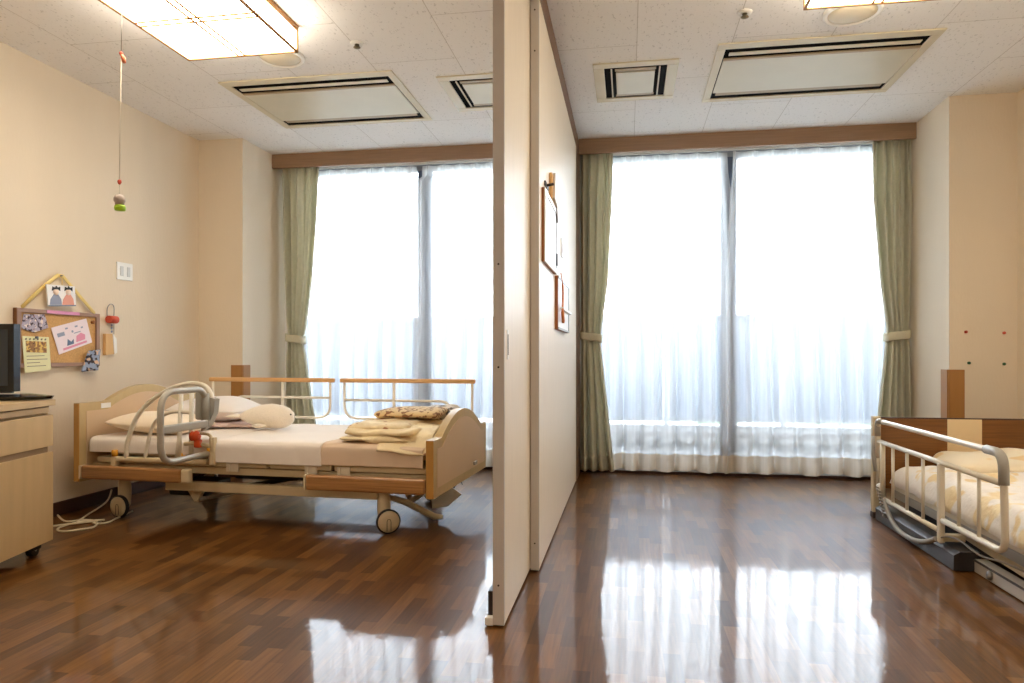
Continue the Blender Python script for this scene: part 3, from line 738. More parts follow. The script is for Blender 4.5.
for (a, b, c, d) in ((.1, .3, .6, .74), (.35, .42, .8, .86), (.5, .55, .62, .7), (.62, .7, .78, .84), (.78, .84, .68, .74), (.55, .75, .56, .59)):
    t.part('print_mark', quad(MB(), xf+.0012, rq(a, b, c, d), .0006), 'bluerobe')
single('pushpin', 'tan pushpin at the upper right corner of the cork board', 'pushpin', MB().lathe((x0+.010, 3.70, 1.095), (1, 0, 0), [(.011, 0), (.008, .006), (.011, .012), (0, .013)], 12), 'orangewood', (x0+.01, 3.70, 1.095))
def curl(a, b):
    y = 3.635+.10*a-.04*(1-b); z = .80+.125*b+.01*a
    return (x0+.026+.03*(a**2)*(1-b)+.01*b*math.sin(PI*a), y+.03*b*.5, z)
cs = single('snapshot', 'curled snapshot hanging off the lower right corner of the cork board', 'photo', MB().grid(curl, 10, 10), 'blueph', (x0+.026, 3.7, .85))
cs.modifiers.new('thickness', 'SOLIDIFY').thickness = .001
t = T('wall_charm', 'small red charm on a wire loop beside the cork board, tan tag below it', 'ornament', (XL, 3.87, .9))
t.part('wire_loop', MB().tube(spline([(XL+.004, 3.835, 1.14), (XL+.006, 3.835, 1.19), (XL+.008, 3.86, 1.215), (XL+.01, 3.885, 1.2), (XL+.01, 3.885, 1.14)]), .0022, 6), 'steel')
t.part('wire', MB().tube([(XL+.01, 3.885, 1.14), (XL+.01, 3.885, 1.03)], .0016, 6), 'steel')
t.part('red_barrel', MB().cyl((XL+.03, 3.815, 1.118), (XL+.03, 3.88, 1.118), .023, 16), 'red')
t.part('tag', quad(MB(), XL+.004, [(3.80, .90), (3.87, .905), (3.855, 1.03), (3.80, 1.03)], .02), 'tan')
t.part('tag_edge', quad(MB(), XL+.004, [(3.872, .905), (3.895, .915), (3.89, 1.0), (3.86, 1.03)], .021), 'white')
for z in (1.045, 1.065, 1.085): t.part('link', MB().lathe((XL+.012, 3.865, z), (1, 0, 0), [(.006, -.003), (.008, 0), (.006, .003)], 10), 'bluerobe')

# column guards and pin marks
t = T('corner_guard', 'low wooden corner guard on the cream column behind the adjustable bed', 'corner guard', (-2.805, 4.77, 0))
t.part('front_strip', MB().box(-2.892, -2.797, 4.758, 4.768, .076, .826, .002), 'guard')
t.part('side_strip', MB().box(-2.804, -2.794, 4.768, 4.86, .076, .826, .002), 'guard')
t = T('corner_guard', 'low wooden corner guard on the column behind the brown headboard', 'corner guard', (1.958, 4.71, 0))
t.part('front_strip', MB().box(1.953, 2.042, 4.698, 4.708, .076, .81, .002), 'guard')
t.part('side_strip', MB().box(1.946, 1.956, 4.708, 4.80, .076, .81, .002), 'guard')
for (x, z, m, lb) in ((2.052, 1.042, 'pinr', 'red pin on the right column, above the corner guard'), (2.265, 1.035, 'pinr', 'red pin on the right column, nearer the far corner'),
                      (2.069, .851, 'ping', 'green pin on the right column, just above the corner guard'), (2.265, .845, 'ping', 'green pin on the right column, nearer the far corner')):
    single('pushpin', lb, 'pushpin', MB().lathe((x, 4.71, z), (0, -1, 0), [(.009, 0), (.007, .004), (.009, .009), (0, .01)], 12), m, (x, 4.71, z))

# ------------------------------------------------------------------ dresser and television
da = math.atan2(.225, .974); DD = Vector((-.225, .974, 0)); DN = Vector((.974, .225, 0)); P2 = Vector((-2.58, 2.80, 0))
def D_(a, n, z):
    "a: distance from the far front corner toward the viewer, n: depth behind the front"
    return P2-DD*a-DN*n+Vector((0, 0, z))
def dbox(m, a0, a1, n0, n1, z0, z1, bev=.0015):
    pts = [D_(a0, n0, z0), D_(a1, n0, z0), D_(a1, n1, z0), D_(a0, n1, z0)]
    m.prism(pts, (0, 0, z1-z0)); return m
t = T('dresser', 'pale birch bedside dresser on casters standing under the television', 'dresser', D_(.4, .2, 0))
t.part('carcass', dbox(dbox(MB(), .0, .8, .022, .42, .065, .66), .02, .78, .016, .40, .60, .665), 'birch')
t.part('top', dbox(MB(), -.006, .806, -.008, .424, .672, .698), 'birch')
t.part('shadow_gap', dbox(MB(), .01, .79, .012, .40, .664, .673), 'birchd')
t.part('pull_out_tray', dbox(MB(), .025, .775, .004, .35, .642, .664), 'birch')
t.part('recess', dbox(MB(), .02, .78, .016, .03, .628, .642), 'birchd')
t.part('drawer', dbox(MB(), 0, .8, 0, .02, .489, .629), 'birch')
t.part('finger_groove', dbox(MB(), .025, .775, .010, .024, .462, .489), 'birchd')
t.part('door', dbox(MB(), 0, .8, 0, .02, .062, .462), 'birch')
for a, n in ((.05, .06), (.75, .06), (.05, .37), (.75, .37)):
    c = D_(a, n, .03); q = DN*.014
    w_ = t.part('caster', MB().cyl(c-q, c+q, .029, 18), 'dark')
    t.part('caster_housing', MB().box(c.x-.024, c.x+.024, c.y-.024, c.y+.024, .03, .066, .004), 'dark', w_)
    t.part('caster_mark', MB().cyl(c+q, c+q*1.1, .008, 10), 'greyp', w_)
TVd = Vector((.9866, .163, 0)); TVn = Vector((.163, -.9866, 0)); TR = Vector((-2.724, 2.744, 0))
def V_(a, n, z): return TR-TVd*a+TVn*n+Vector((0, 0, z))
def vbox(m, a0, a1, n0, n1, z0, z1): m.prism([V_(a0, n0, z0), V_(a1, n0, z0), V_(a1, n1, z0), V_(a0, n1, z0)], (0, 0, z1-z0)); return m
t = T('television', 'small black flat television with wide dark base on the birch dresser', 'television', V_(.2, 0, .70))
t.part('casing', vbox(vbox(MB(), 0, .40, -.035, 0, .735, 1.04), .05, .35, -.055, -.035, .78, 1.0), 'tvblack')
bz = MB()
for (a, b, c, d) in ((0, .40, 1.015, 1.04), (0, .40, .735, .762), (0, .026, .762, 1.015), (.374, .40, .762, 1.015)): vbox(bz, a, b, 0, .008, c, d)
t.part('bezel', bz, 'tvblack')
t.part('screen', vbox(MB(), .026, .374, 0, .003, .762, 1.015), 'screen')
t.part('lower_lip', vbox(MB(), 0.004, .396, .0, .012, .729, .737), 'slate')
sx, sy = .325, .115; c = V_(.155, .0, .70)
def base_fn(k):
    return [c+TVd*(sx*math.cos(2*PI*i/40)*k-.0)+TVn*(sy*math.sin(2*PI*i/40)*k) for i in range(40)]
b = MB(); r0 = [b.b.verts.new(p+Vector((0, 0, .0025))) for p in base_fn(.97)]; r1 = [b.b.verts.new(p+Vector((0, 0, .016))) for p in base_fn(1)]; r2 = [b.b.verts.new(p+Vector((0, 0, .026))) for p in base_fn(.7)]
for A_, B_ in ((r0, r1), (r1, r2)):
    for i in range(40): b.b.faces.new((A_[i], A_[(i+1) % 40], B_[(i+1) % 40], B_[i]))
b.b.faces.new(r0[::-1]); b.b.faces.new(r2)
t.part('base', b, 'tvblack')
t.part('neck', vbox(MB(), .15, .25, -.03, .01, .71, .745), 'tvblack')

# floor cables
single('power_cable', 'cream power cables looping on the floor between the dresser and the bed', 'cable',
       MB().tube(spline([(-3.13, 3.84, .07), (-3.05, 3.70, .03), (-2.98, 3.47, .006), (-2.90, 3.30, .006), (-2.87, 3.31, .006), (-2.84, 3.33, .006), (-2.78, 3.30, .006), (-2.74, 3.34, .006), (-2.76, 3.42, .006), (-2.80, 3.6, .006)]), .005, 8)
       .tube(spline([(-3.14, 3.44, .006), (-2.98, 3.32, .006), (-2.90, 3.37, .006), (-2.80, 3.33, .006), (-2.74, 3.22, .006), (-2.82, 3.13, .006), (-2.90, 3.18, .006), (-2.88, 3.28, .013), (-2.78, 3.36, .013)]), .005, 8)
       .tube(spline([(-3.02, 3.14, .006), (-2.96, 3.22, .006), (-2.87, 3.26, .013), (-2.80, 3.36, .006)]), .005, 8), 'cable', (-2.87, 3.3, 0))
t = T('wall_outlet', 'small white outlet low on the cream wall behind the bed head', 'outlet', (XL, 3.86, .2))
t.part('plate', MB().box(XL, XL+.007, 3.82, 3.90, .17, .29, .002), 'white')
t.part('plug', MB().box(XL+.007, XL+.03, 3.845, 3.875, .20, .23, .003), 'cream')

# ------------------------------------------------------------------ adjustable bed (bed frame coordinates)
def F(): return 'b'
B = T('hospital_bed', 'wooden-ended adjustable care bed with cream frame, left of the partition', 'bed', (1.06, .5, 0), 'b')
def board(name, u0, u1, zb, zs, zt, a0, a1, outer):
    def top(v, ins=0):
        if v < a0 or v > a1: return zs-ins
        return zs-ins+(zt-zs)*math.sin(PI*(v-a0)/(a1-a0))**.9
    def poly(u, ins):
        vs = [ins+(1-2*ins)*k/48 for k in range(49)]
        return [(u, ins, zb+ins), (u, 1-ins, zb+ins)]+[(u, v, top(v, ins)) for v in reversed(vs)]
    o = B.part(name, MB().prism(poly(u0, 0), (u1-u0, 0, 0)), 'bedwood')
    B.part('inset_panel', MB().prism(poly(u1, .045), (.0025, 0, 0)), 'bedface', o)
    B.part('inset_panel', MB().prism(poly(u0-.0025, .045), (.0025, 0, 0)), 'bedface', o)
    B.part('edge_band', MB().box(u0+.002, u1-.002, -.0035, 0, zb+.002, zs-.002), 'bededge', o)
    return o
hb = board('headboard', .052, .088, .21, .637, .722, .2, .8, 1)
B.part('label_plate', MB().box(.0905, .0925, .145, .215, .600, .628, .0005), 'white', hb)
fb = board('footboard', 2.07, 2.11, .205, .487, .606, .12, .88, 1)
B.part('latch', MB().box(2.112, 2.122, .70, .76, .262, .282, .003), 'greyp', fb)
o = B.part('side_bumper', MB().box(.10, .72, -.008, .03, .228, .300, .012, 3), 'sidewood')
B.part('end_cap', MB().box(.72, .768, -.010, .034, .226, .302, .012, 3), 'cream', o)
B.part('end_cap', MB().box(.088, .10, -.008, .03, .228, .300, .003), 'cream', o)
o = B.part('side_bumper', MB().box(1.436, 2.066, -.008, .03, .222, .298, .012, 3), 'sidewood')
B.part('end_cap', MB().box(1.424, 1.436, -.008, .03, .222, .298, .003), 'cream', o)
m = MB().box(.10, .72, .97, 1.005, .228, .300, .012, 3); B.part('side_bumper', m, 'sidewood')
m = MB().box(1.436, 2.066, .97, 1.005, .228, .300, .012, 3); B.part('side_bumper', m, 'sidewood')
for (a, b_) in ((.15, .84), (.88, 1.18), (1.20, 1.545), (1.56, 2.05)):
    B.part('deck_section', MB().box(a, b_, .055, .945, .312, .342, .006), 'cream')
B.part('upper_frame', MB().box(.10, 2.05, .075, .105, .268, .305, .004), 'cream'); B.part('upper_frame', MB().box(.10, 2.05, .895, .925, .268, .305, .004), 'cream')
# side latches seen on the edge of the deck
for u in (.95, 1.40, 1.58):
    B.part('deck_bracket', MB().box(u, u+.07, .050, .056, .29, .335).box(u+.01, u+.02, .046, .05, .29, .33), 'tube')
B.part('lower_beam', MB().box(.55, 1.78, .09, .13, .168, .218, .005), 'cream'); B.part('lower_beam', MB().box(.55, 1.78, .87, .91, .168, .218, .005), 'cream')
B.part('lower_beam', MB().box(.22, .60, .09, .13, .212, .262, .005), 'cream'); B.part('lower_beam', MB().box(.22, .60, .87, .91, .212, .262, .005), 'cream')
B.part('cross_member', MB().box(.30, .35, .13, .87, .20, .25), 'cream'); B.part('cross_member', MB().box(1.74, 1.79, .13, .87, .17, .22), 'cream')
B.part('motor', MB().box(.75, 1.15, .42, .52, .18, .26, .01).cyl((1.15, .47, .22), (1.5, .47, .24), .02, 14), 'dark')
B.part('control_box', MB().box(.42, .66, .28, .52, .10, .17, .01), 'dark')
B.part('support_foot', MB().prism([(.63, .15, .178), (.745, .15, .178), (.705, .15, .10), (.685, .15, .10)], (0, .025, 0)), 'cream')
B.part('lift_arm', MB().tube([(.70, .165, .11), (1.05, .3, .175)], .011, 8), 'greyp')
B.part('lift_arm', MB().tube([(.72, .5, .11), (1.0, .6, .16), (1.2, .65, .17)], .016, 8), 'dark')
def caster(u, v, ang, label=None):
    c = Vector((u, v, .062)); d = Vector((math.sin(ang), -math.cos(ang), 0)); s = Vector((math.cos(ang), math.sin(ang), 0))
    cs = B.part('caster', MB().lathe(c-d*.012, d, [(.048, 0), (.060, .003), (.062, .010), (.062, .018), (.058, .022), (.05, .024)], 32), 'dark')
    B.part('wheel_cover', MB().lathe(c+d*.011, d, [(.054, 0), (.054, .003), (.03, .006), (0, .007)], 32), 'cream', cs)
    u_ = [c+d*.0175+s*.010*a+Vector((0, 0, z)) for a, z in ((-1, -.045), (-1, .002), (-.6, .012), (.6, .012), (1, .002), (1, -.045))]
    B.part('wheel_slot', MB().tube(u_, .0016, 6), 'dark', cs)
    st = MB(); st.tube([c-d*.045+Vector((0, 0, z))-s*.012 for z in (-.03, .0, .055, .1, .15)], [.018, .03, .034, .034, .028], 16); B.part('caster_stem', st, 'cream', cs)
    B.part('axle', MB().cyl(c-d*.05, c-d*.008, .012, 12), 'cream', cs)
caster(.245, .11, -.1); caster(1.835, .10, .62); caster(.25, .89, 0); caster(1.80, .89, 0)
B.part('caster_mount', MB().box(.27, .34, .14, .19, .20, .25, .006), 'cream'); B.part('caster_mount', MB().box(1.75, 1.83, .11, .17, .19, .23, .006), 'cream')
# foot end linkage and brake pedal
B.part('brake_link', MB().tube([(1.78, .2, .165), (1.86, .26, .13), (1.99, .36, .035), (2.03, .38, .03)], [.014, .018, .018, .012], 10), 'cream')
B.part('brake_link', MB().tube([(1.76, .45, .22), (1.80, .47, .14), (1.82, .46, .09), (1.88, .47, .13), (1.96, .48, .19)], [.022, .024, .02, .016, .014], 10), 'cream')
B.part('brake_pedal', MB().prism([(1.93, .50, .045), (1.925, .50, .11), (2.03, .50, .175), (2.10, .50, .13), (2.02, .50, .06)], (0, .012, .0)), 'white')
B.part('cable_hook', MB().tube(spline([(2.05, .52, .16), (2.075, .53, .20), (2.085, .54, .205), (2.09, .55, .175)]), .003, 6), 'dark')
B.part('end_tray', MB().box(2.0, 2.06, .3, .75, .19, .215, .004), 'greyp')
# far side rails
r = .0085
def farrail(ua, ub, mids, loop_a, loop_b):
    o = B.part('side_rail', MB().box(ua-.01, ub+.01, .957, .985, .722, .75, .008, 3), 'railwood', label='side rail with a wooden top bar')
    return o
v = .97
o = farrail(.20, 1.095, 0, 0, 0)
g = MB(); g.tube(fillet([(1.075, v, .73), (1.075, v, .492), (.30, v, .492)], .09, 8), r); g.tube([(.215, v, .73), (.215, v, .34)], r)
B.part('rail_loop', g, 'tube', o)
B.part('rail_bar', MB().tube(fillet([(1.075, v, .622), (.375, v, .622), (.375, v, .35)], .07, 8), r), 'tube', o)
B.part('rail_post', MB().tube([(.735, v, .73), (.735, v, .30)], r*1.15), 'tube', o)
o = farrail(1.155, 2.04, 0, 0, 0)
g = MB(); g.tube(fillet([(1.175, v, .73), (1.175, v, .492), (1.85, v, .492)], .09, 8), r); g.tube([(2.03, v, .73), (2.03, v, .34)], r)
B.part('rail_loop', g, 'tube', o)
B.part('rail_bar', MB().tube(fillet([(1.175, v, .61), (1.89, v, .61), (1.89, v, .35)], .07, 8), r), 'tube', o)
B.part('rail_post', MB().tube([(1.515, v, .73), (1.515, v, .30)], r*1.15), 'tube', o)
# near assist rail with swing arm
v = .03
o = B.part('assist_rail', MB().tube(spline([(.36, v, .345), (.365, v, .43), (.42, v, .56), (.50, v, .645), (.60, v, .705), (.70, v, .742), (.78, v, .75), (.85, v, .73), (.885, v, .665)], 5), .0125, 12), 'tube', label='cream bent assist rail with a swing-out grip')
B.part('base_bar', MB().box(.262, .85, .018, .044, .325, .352, .009, 3), 'cream', o)
B.part('inner_arch', MB().tube(spline([(.475, v, .345), (.50, v, .46), (.54, v, .545), (.60, v, .585), (.67, v, .60), (.76, v, .595)], 5), .010, 10), 'tube', o)
B.part('rail_post', MB().tube([(.68, v, .345), (.685, v, .45), (.70, v, .745)], [.02, .013, .010], 10), 'tube', o)
B.part('rail_post', MB().tube([(.755, v, .345), (.76, v, .73)], .012, 10), 'tube', o)
B.part('hinge_block', MB().prism([(.845, v-.02, .69), (.912, v-.02, .67), (.905, v-.02, .60), (.87, v-.02, .53), (.83, v-.02, .50), (.83, v-.02, .62)], (0, .04, 0)), 'greyp', o)
B.part('hinge_post', MB().box(.79, .845, v-.018, v+.018, .56, .705, .01), 'greyp', o)
B.part('foot_clamp', MB().box(.272, .30, .014, .048, .30, .35, .003), 'cream', o)
B.part('clamp_knob', MB().cyl((.286, v, .352), (.286, v, .386), .016, 14), 'yellow', o)
B.part('clamp_knob', MB().cyl((.693, v+.012, .352), (.693, v+.012, .38), .016, 14), 'yellow', o)
B.part('clamp_knob', MB().cyl((.87, v-.005, .385), (.87, v-.005, .415), .014, 14), 'yellow', o)
B.part('lock_grip', MB().lathe((.79, v-.02, .475), (1, 0, 0), [(.014, -.02), (.026, -.012), (.022, 0), (.03, .012), (.022, .026), (.012, .032)], 14), 'orange', o)
B.part('lock_grip', MB().box(.795, .83, v-.035, v-.005, .415, .46, .008), 'orange', o)
B.part('lock_rod', MB().tube([(.72, v, .43), (.80, v-.01, .44), (.875, v-.01, .42)], .011, 8), 'cream', o)
B.part('lock_bracket', MB().tube(fillet([(.82, v-.01, .49), (.885, v-.01, .485), (.888, v-.01, .40)], .03, 5), .008, 8), 'cream', o)
B.part('corner_post', MB().box(.872, .902, v-.015, v+.015, .325, .47, .005), 'cream', o)
# swing arm: a rounded loop swung out towards the viewer
ua = .865
lp = fillet([(ua, .02, .385), (ua+.018, -.355, .385), (ua+.018, -.355, .725), (ua, -.005, .725), (ua, .005, .56)], .10, 8)
B.part('swing_arm', MB().tube(lp, .0155, 12), 'greyt', o)
B.part('arm_plate', MB().box(ua+.006, ua+.022, -.35, -.005, .525, .565, .006), 'greyt', o)
B.part('arm_sleeve', MB().tube([(ua, -.004, .70), (ua, 0, .53)], .020, 12), 'greyp', o)

# bedding
zt = .438
single('mattress', 'thick mattress in a pale sheet lying on the adjustable bed', 'mattress',
       MB().puff((1.075, .5, .392), (1.91, .90, .096), (26, 18), .5, 44, wob=.006, wf=5), 'tan_sheet', (1.06, .5, .344), 'b')
def overlay(name, label, cat, u0, u1, va, vb, m, drop0, th, seed, fold=.004):
    """sheet lying over the mattress and hanging down its near side"""
    L = [(va, drop0), (va-.006, .40), (va-.003, zt+.0), (va+.02, zt+.012)]
    pts = [(va-.012, drop0), (va-.012, .385), (va-.010, .425), (va+.002, zt+.006), (va+.03, zt+.013), (va+.12, zt+.014), (.5, zt+.014), (vb-.12, zt+.014), (vb-.03, zt+.013), (vb-.002, zt+.006), (vb+.010, .425), (vb+.012, drop0)]
    S = spline([(0, a, b_) for a, b_ in pts], 6); n = len(S)-1
    def fn(a, b_):
        p = S[min(n, int(round(b_*n)))]; u = u0+(u1-u0)*a
        w = noise.noise(Vector((u*7+seed, p.y*5, p.z*2)))
        side = 1 if p.z < zt else 0
        return (u+.004*noise.noise(Vector((p.z*20, seed, u*3))), p.y-(fold*2.2*abs(w) if p.y < .5 else -fold*2.2*abs(w))*side, p.z+(w*fold if not side else 0))
    ob = single(name, label, cat, MB().grid(fn, 60, n), m, ((u0+u1)/2, .5, .45), 'b')
    md = ob.modifiers.new('thickness', 'SOLIDIFY'); md.thickness = th; md.offset = 0
    return ob
overlay('fitted_sheet', 'white sheet stretched over the head half of the mattress', 'sheet', .118, .93, .05, .95, 'sheet', .372, .003, 3)
overlay('draw_sheet', 'cream sheet laid across the middle of the mattress and hanging over its side', 'sheet', .86, 1.502, .046, .954, 'sheet', .338, .004, 9, .005)
overlay('bottom_sheet', 'beige sheet tucked under the foot of the mattress', 'sheet', 1.49, 2.045, .052, .948, 'tan_sheet', .345, .003, 14, .008)
def blob(c, size, **k): return MB().puff(c, size, **k)
single('pillow', 'cream pillow lying near side at the head of the bed', 'pillow',
       MB().puff((.36, .31, .508), (.46, .42, .115), (3.2, 3.2), .62, 30, rot=.12, wob=.012, lift=lambda u, v: -.02*u), 'pillow', (.36, .31, .452), 'b')
single('pillow', 'larger white pillow leaning against the headboard behind the cream one', 'pillow',
       MB().puff((.40, .76, .553), (.56, .36, .16), (2.6, 3), .7, 30, rot=-.1, wob=.014, lift=lambda u, v: .0), 'pillow_w', (.44, .76, .48), 'b')
single('folded_towel', 'folded pale pink towel under the white pillow', 'towel',
       MB().puff((.56, .68, .470), (.44, .30, .026), (8, 8), .4, 24, rot=.25, wob=.008), 'towel', (.56, .68, .456), 'b')
# plush whale
W = T('plush_whale', 'round white plush sea animal with small black eyes on the bed', 'plush toy', (.86, .56, .455), 'b')
ax = [(.68, .530, 0), (.70, .531, .018), (.73, .532, .032), (.78, .533, .052), (.84, .535, .067), (.90, .536, .074), (.96, .532, .071), (1.0, .528, .060), (1.03, .524, .042), (1.045, .521, .02), (1.05, .52, .0)]
W.part('body', MB().tube([(a, .56, b_) for a, b_, c in ax], [max(c, .001) for a, b_, c in ax], 26), 'plush')
W.part('tail_fin', MB().puff((.665, .56, .53), (.09, .10, .03), (2, 2), .6, 14, wob=.006), 'plush')
W.part('flipper', MB().puff((.87, .483, .483), (.09, .05, .028), (2, 2), .6, 14, rot=-.25), 'plush')
W.part('flipper', MB().puff((.87, .637, .483), (.09, .05, .028), (2, 2), .6, 14, rot=.25), 'plush')
for dv in (-.0455, .0): W.part('eye', MB().lathe((.992 if dv else 1.040, .56+dv-(.0 if dv else .02), .549), (.6, -.8 if dv else -.2, .1), [(.0055, 0), (.0045, .0035), (0, .005)], 10), 'black')
W.part('mouth', MB().tube([(1.0, .517, .528), (1.015, .526, .524), (1.028, .54, .526)], .0015, 6), 'ink')

# folded blanket: layers folded round
def layer(m, u0, u1, v0, v1, z0, z1, seed, rot=0, wob=.012):
    m.puff(((u0+u1)/2, (v0+v1)/2, (z0+z1)/2), (u1-u0, v1-v0, z1-z0), (9, 9), .42, 26, rot=rot, wob=wob, wf=7, seed=seed)
m = MB(); layer(m, 1.565, 1.95, .055, .62, .452, .496, 1, .03, .022); layer(m, 1.60, 1.99, .065, .60, .486, .527, 5, -.04, .024); layer(m, 1.58, 1.90, .12, .62, .508, .545, 8, .05, .02)
def droop(a, b_):
    u = 1.80+.24*a; w = noise.noise(Vector((u*9, b_*4, 2)))
    vv = .30-.275*b_; z = .53-.02*b_ if b_ < .6 else .518-(b_-.6)*.22
    return (u+.04*b_*a, vv+.008*w, z-.02*a*b_+.010*w)
b = single('folded_blanket', 'beige blanket with brown and yellow print, loosely folded on the foot of the bed', 'blanket', m, 'blanket', (1.78, .35, .455), 'b')
dd = MB().grid(droop, 24, 24).build('loose_corner', 'blanket', b, (1.78, .35, .455)); dd.modifiers.new('t', 'SOLIDIFY').thickness = .008
m = MB(); m.puff((1.80, .50, .572), (.37, .22, .062), (7, 2), .5, 28, rot=.05, wob=.010, wf=9, seed=3)
m.puff((1.82, .56, .580), (.33, .22, .05), (6, 3), .5, 24, rot=.02, wob=.008, wf=9, seed=6)
single('rolled_towel', 'tan towel with brown print rolled on top of the beige blanket', 'towel', m, 'roll', (1.80, .5, .535), 'b')
m = MB(); m.puff((1.90, .76, .50), (.24, .26, .08), (5, 4), .5, 24, rot=-.2, wob=.016, wf=10, seed=4); m.puff((1.89, .73, .565), (.26, .24, .07), (5, 4), .5, 24, rot=.15, wob=.016, wf=10, seed=9)
single('crumpled_towel', 'pale towel with grey print bundled behind the tan rolled one, against the footboard', 'towel', m, 'greytowel', (1.90, .75, .46), 'b')

# ------------------------------------------------------------------ low bed at right
R = T('hospital_bed', 'low care bed with brown and cream headboard and cream side rail, right side', 'bed', (1.80, 3.1, 0))
def hbp(x0, x1, m, nm): return R.part(nm, MB().box(x0, x1, 4.145, 4.175, .17, .553, .003), m)
o = R.part('headboard', MB().box(1.376, 2.262, 4.147, 4.173, .165, .55), 'walnut')
R.part('centre_panel', MB().box(1.715, 1.886, 4.1445, 4.1755, .165, .551), 'maple', o, label='cream centre panel')
R.part('top_edge', MB().box(1.376, 2.262, 4.145, 4.175, .5505, .556, .001), 'base', o)
for x in (1.335, 2.262):
    p = R.part('corner_post', MB().box(x, x+.042, 4.138, 4.18, .03, .562, .006, 3), 'cream')
    R.part('post_foot', MB().box(x-.002, x+.044, 4.136, 4.182, .0, .034, .004), 'rub', p)
R.part('deck', MB().box(1.42, 2.22, 2.1, 4.10, .17, .195, .004), 'tube')
R.part('frame_rail', MB().box(1.425, 1.455, 2.1, 4.12, .125, .168, .003), 'greyp'); R.part('frame_rail', MB().box(2.185, 2.215, 2.1, 4.12, .125, .168, .003), 'greyp')
R.part('undercarriage', MB().box(1.47, 2.18, 2.2, 4.05, .06, .125, .01), 'dark')
R.part('leg_cover', MB().prism([(1.335, 3.17, .004), (1.335, 3.17, .066), (1.36, 3.17, .082), (1.44, 3.17, .082), (1.44, 3.17, .004)], (0, .93, 0)), 'slate')
R.part('leg_cover', MB().prism([(2.20, 3.17, .004), (2.20, 3.17, .082), (2.27, 3.17, .082), (2.295, 3.17, .066), (2.295, 3.17, .004)], (0, .93, 0)), 'slate')
R.part('base_beam', MB().box(1.412, 1.46, 2.1, 3.168, .004, .058, .003), 'basewhite')
R.part('base_beam', MB().box(2.18, 2.228, 2.1, 3.168, .004, .058, .003), 'basewhite')
R.part('base_strip', MB().box(1.409, 1.4115, 2.1, 3.166, .049, .058), 'slate')
R.part('knob', MB().lathe((1.412, 3.03, .03), (-1, 0, 0), [(.016, 0), (.018, .006), (.014, .014), (0, .017)], 16), 'steel')
R.part('lift_arm', MB().box(1.46, 1.49, 2.6, 3.4, .07, .12, .004, rot=Matrix.Rotation(.05, 3, 'X')), 'cream')
# side rail
def siderail(x, sg, full=True):
    o = R.part('side_rail', MB().tube(fillet([(x, 4.075, .34), (x, 4.09, .543), (x, 2.79, .543), (x, 2.775, .186), (x, 3.28, .186)], .06, 7), .0125, 12), 'tube', label='cream tubular side rail')
    R.part('rail_bar', MB().tube([(x, 4.06, .433), (x, 2.79, .433)], .0115, 10), 'tube', o)
    R.part('rail_bar', MB().tube([(x, 3.30, .135), (x, 4.01, .135)], .0115, 10), 'tube', o)
    R.part('mid_post', MB().box(x-.013, x+.013, 3.287, 3.317, .085, .433, .008, 3), 'tube', o)
    for y in (4.077, 4.005, 3.859, 3.676, 3.489, 3.134, 2.968):
        R.part('baluster', MB().cyl((x, y, .135 if y > 3.3 else .186), (x, y, .433), .0125 if y == 4.005 else .0075, 10), 'tube', o)
    R.part('corner_sleeve', MB().tube(fillet([(x, 2.91, .543), (x, 2.79, .543), (x, 2.785, .43)], .06, 7), .0175, 12), 'greyp', o)
    R.part('corner_sleeve', MB().tube(fillet([(x, 4.0, .543), (x, 4.088, .543), (x, 4.083, .46)], .05, 7), .0155, 12), 'greyp', o)
    R.part('release_lever', MB().tube([(x-.01*sg, 4.10, .455), (x-.012*sg, 4.11, .36), (x-.014*sg, 4.07, .27)], [.014, .013, .010], 10), 'greyp', o)
    R.part('rail_mount', MB().box(min(x, x+sg*.09), max(x, x+sg*.09), 3.28, 3.32, .095, .125, .004), 'cream', o)
siderail(1.34, 1); siderail(2.265, -1)
R.part('knob', MB().lathe((1.345, 4.03, .19), (-1, -.3, 0), [(.02, 0), (.024, .01), (.02, .022), (.01, .026)], 16), 'white')
ch = [Vector((1.325, 4.03-.06*k/60-.045*(k/60), .20-.15*(k/60)))+Vector((.011*math.cos(k*1.05), .011*math.sin(k*1.05), 0)) for k in range(61)]
R.part('coiled_cord', MB().tube(ch, .0035, 6), 'hose')
R.part('cable_hose', MB().tube(spline([(1.33, 3.95, .14), (1.325, 3.88, .085), (1.32, 3.78, .045), (1.32, 3.65, .028), (1.32, 3.5, .04), (1.32, 3.38, .07), (1.325, 3.31, .10)]), .0115, 12), 'hose')
R.part('cable', MB().tube(spline([(1.33, 3.31, .10), (1.345, 3.25, .125), (1.35, 3.14, .135), (1.36, 3.0, .115), (1.39, 2.9, .12), (1.43, 2.8, .11)]), .004, 8), 'hose')

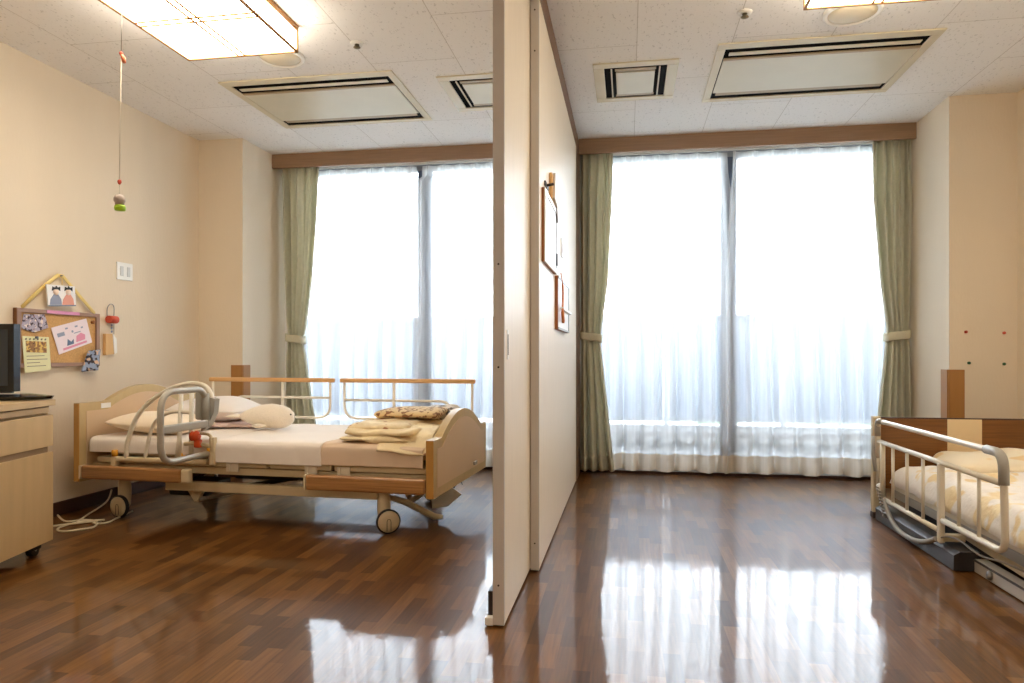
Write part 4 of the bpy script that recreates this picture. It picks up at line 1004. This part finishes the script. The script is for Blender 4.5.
def duv(a, b_):
    x = 1.392+.86*a; y = 2.08+1.97*b_
    ed = min(a, 1-a); e2 = min(1, ed/.10); e3 = min(1, min(b_, 1-b_)/.06)
    rise = (1-(1-e2)**2.4)*(.6+.4*(1-(1-e3)**2))
    z = .225+rise*.10+.020*noise.noise(Vector((x*5, y*4, 1)))*e2+.012*noise.noise(Vector((x*12, y*9, 4)))
    if ed < .03: z -= .02*(1-ed/.03)
    fold = math.exp(-((y-3.55-.1*(x-1.8))/.05)**2)*.03*e2
    pil = .02*math.exp(-(((x-1.87)/.3)**2+((y-3.75)/.2)**2))
    x -= .012*noise.noise(Vector((y*6, z*4, 2)))*(1 if a < .2 else 0)
    return (x, y, z+fold+pil)
single('mattress', 'white-covered mattress lying on the low bed', 'mattress', MB().puff((1.82, 3.09, .235), (.82, 1.96, .078), (18, 30), .5, 30), 'sheet', (1.82, 3.09, .197))
dv = single('duvet', 'puffy cream duvet with soft yellow print covering the low bed', 'duvet', MB().grid(duv, 90, 150), 'duvet', (1.82, 3.09, .25))
dv.modifiers.new('thickness', 'SOLIDIFY').thickness = .012
single('pillow', 'yellow and cream patterned pillow at the brown headboard', 'pillow', MB().puff((1.90, 3.90, .350), (.62, .40, .115), (3.5, 3.5), .5, 34, rot=-.05, wob=.03, wf=5, lift=lambda u, v: .0), 'rpillow', (1.86, 3.90, .33))

# ------------------------------------------------------------------ light
wd = bpy.data.worlds.new('sky'); sc.world = wd; wd.use_nodes = True
bg = wd.node_tree.nodes['Background']; bg.inputs[0].default_value = (.86, .93, 1.0, 1); bg.inputs[1].default_value = SKY
for i, (a, b) in enumerate(WIN):
    L = bpy.data.lights.new('window_portal', 'AREA'); L.shape = 'RECTANGLE'; L.size = b-a; L.size_y = WZ1-WZ0
    L.cycles.is_portal = True
    o = bpy.data.objects.new('window_portal', L); COL.objects.link(o); o.location = ((a+b)/2, YW+.13, (WZ0+WZ1)/2); o.rotation_euler = (PI/2, 0, PI)
    o.rotation_euler = (-PI/2, 0, 0)

# camera
cam = bpy.data.cameras.new('camera'); co = bpy.data.objects.new('camera', cam); COL.objects.link(co)
cam.sensor_width = 36; cam.lens = 700/1024*36; cam.shift_y = (355-341.5)/1024; cam.clip_start = .05; cam.clip_end = 500
co.location = (0, 0, .9); co.rotation_euler = (PI/2, 0, math.atan(116/700)); sc.camera = co

vs = sc.view_settings; vs.view_transform = 'Standard'; vs.look = 'None'; vs.gamma = 1; vs.exposure = EXPO; vs.use_curve_mapping = False
cy = sc.cycles; cy.use_denoising = True; cy.max_bounces = 12; cy.diffuse_bounces = 9; cy.glossy_bounces = 4; cy.transmission_bounces = 4; cy.transparent_max_bounces = 12
cy.sample_clamp_indirect = 30; cy.caustics_reflective = False; cy.caustics_refractive = False
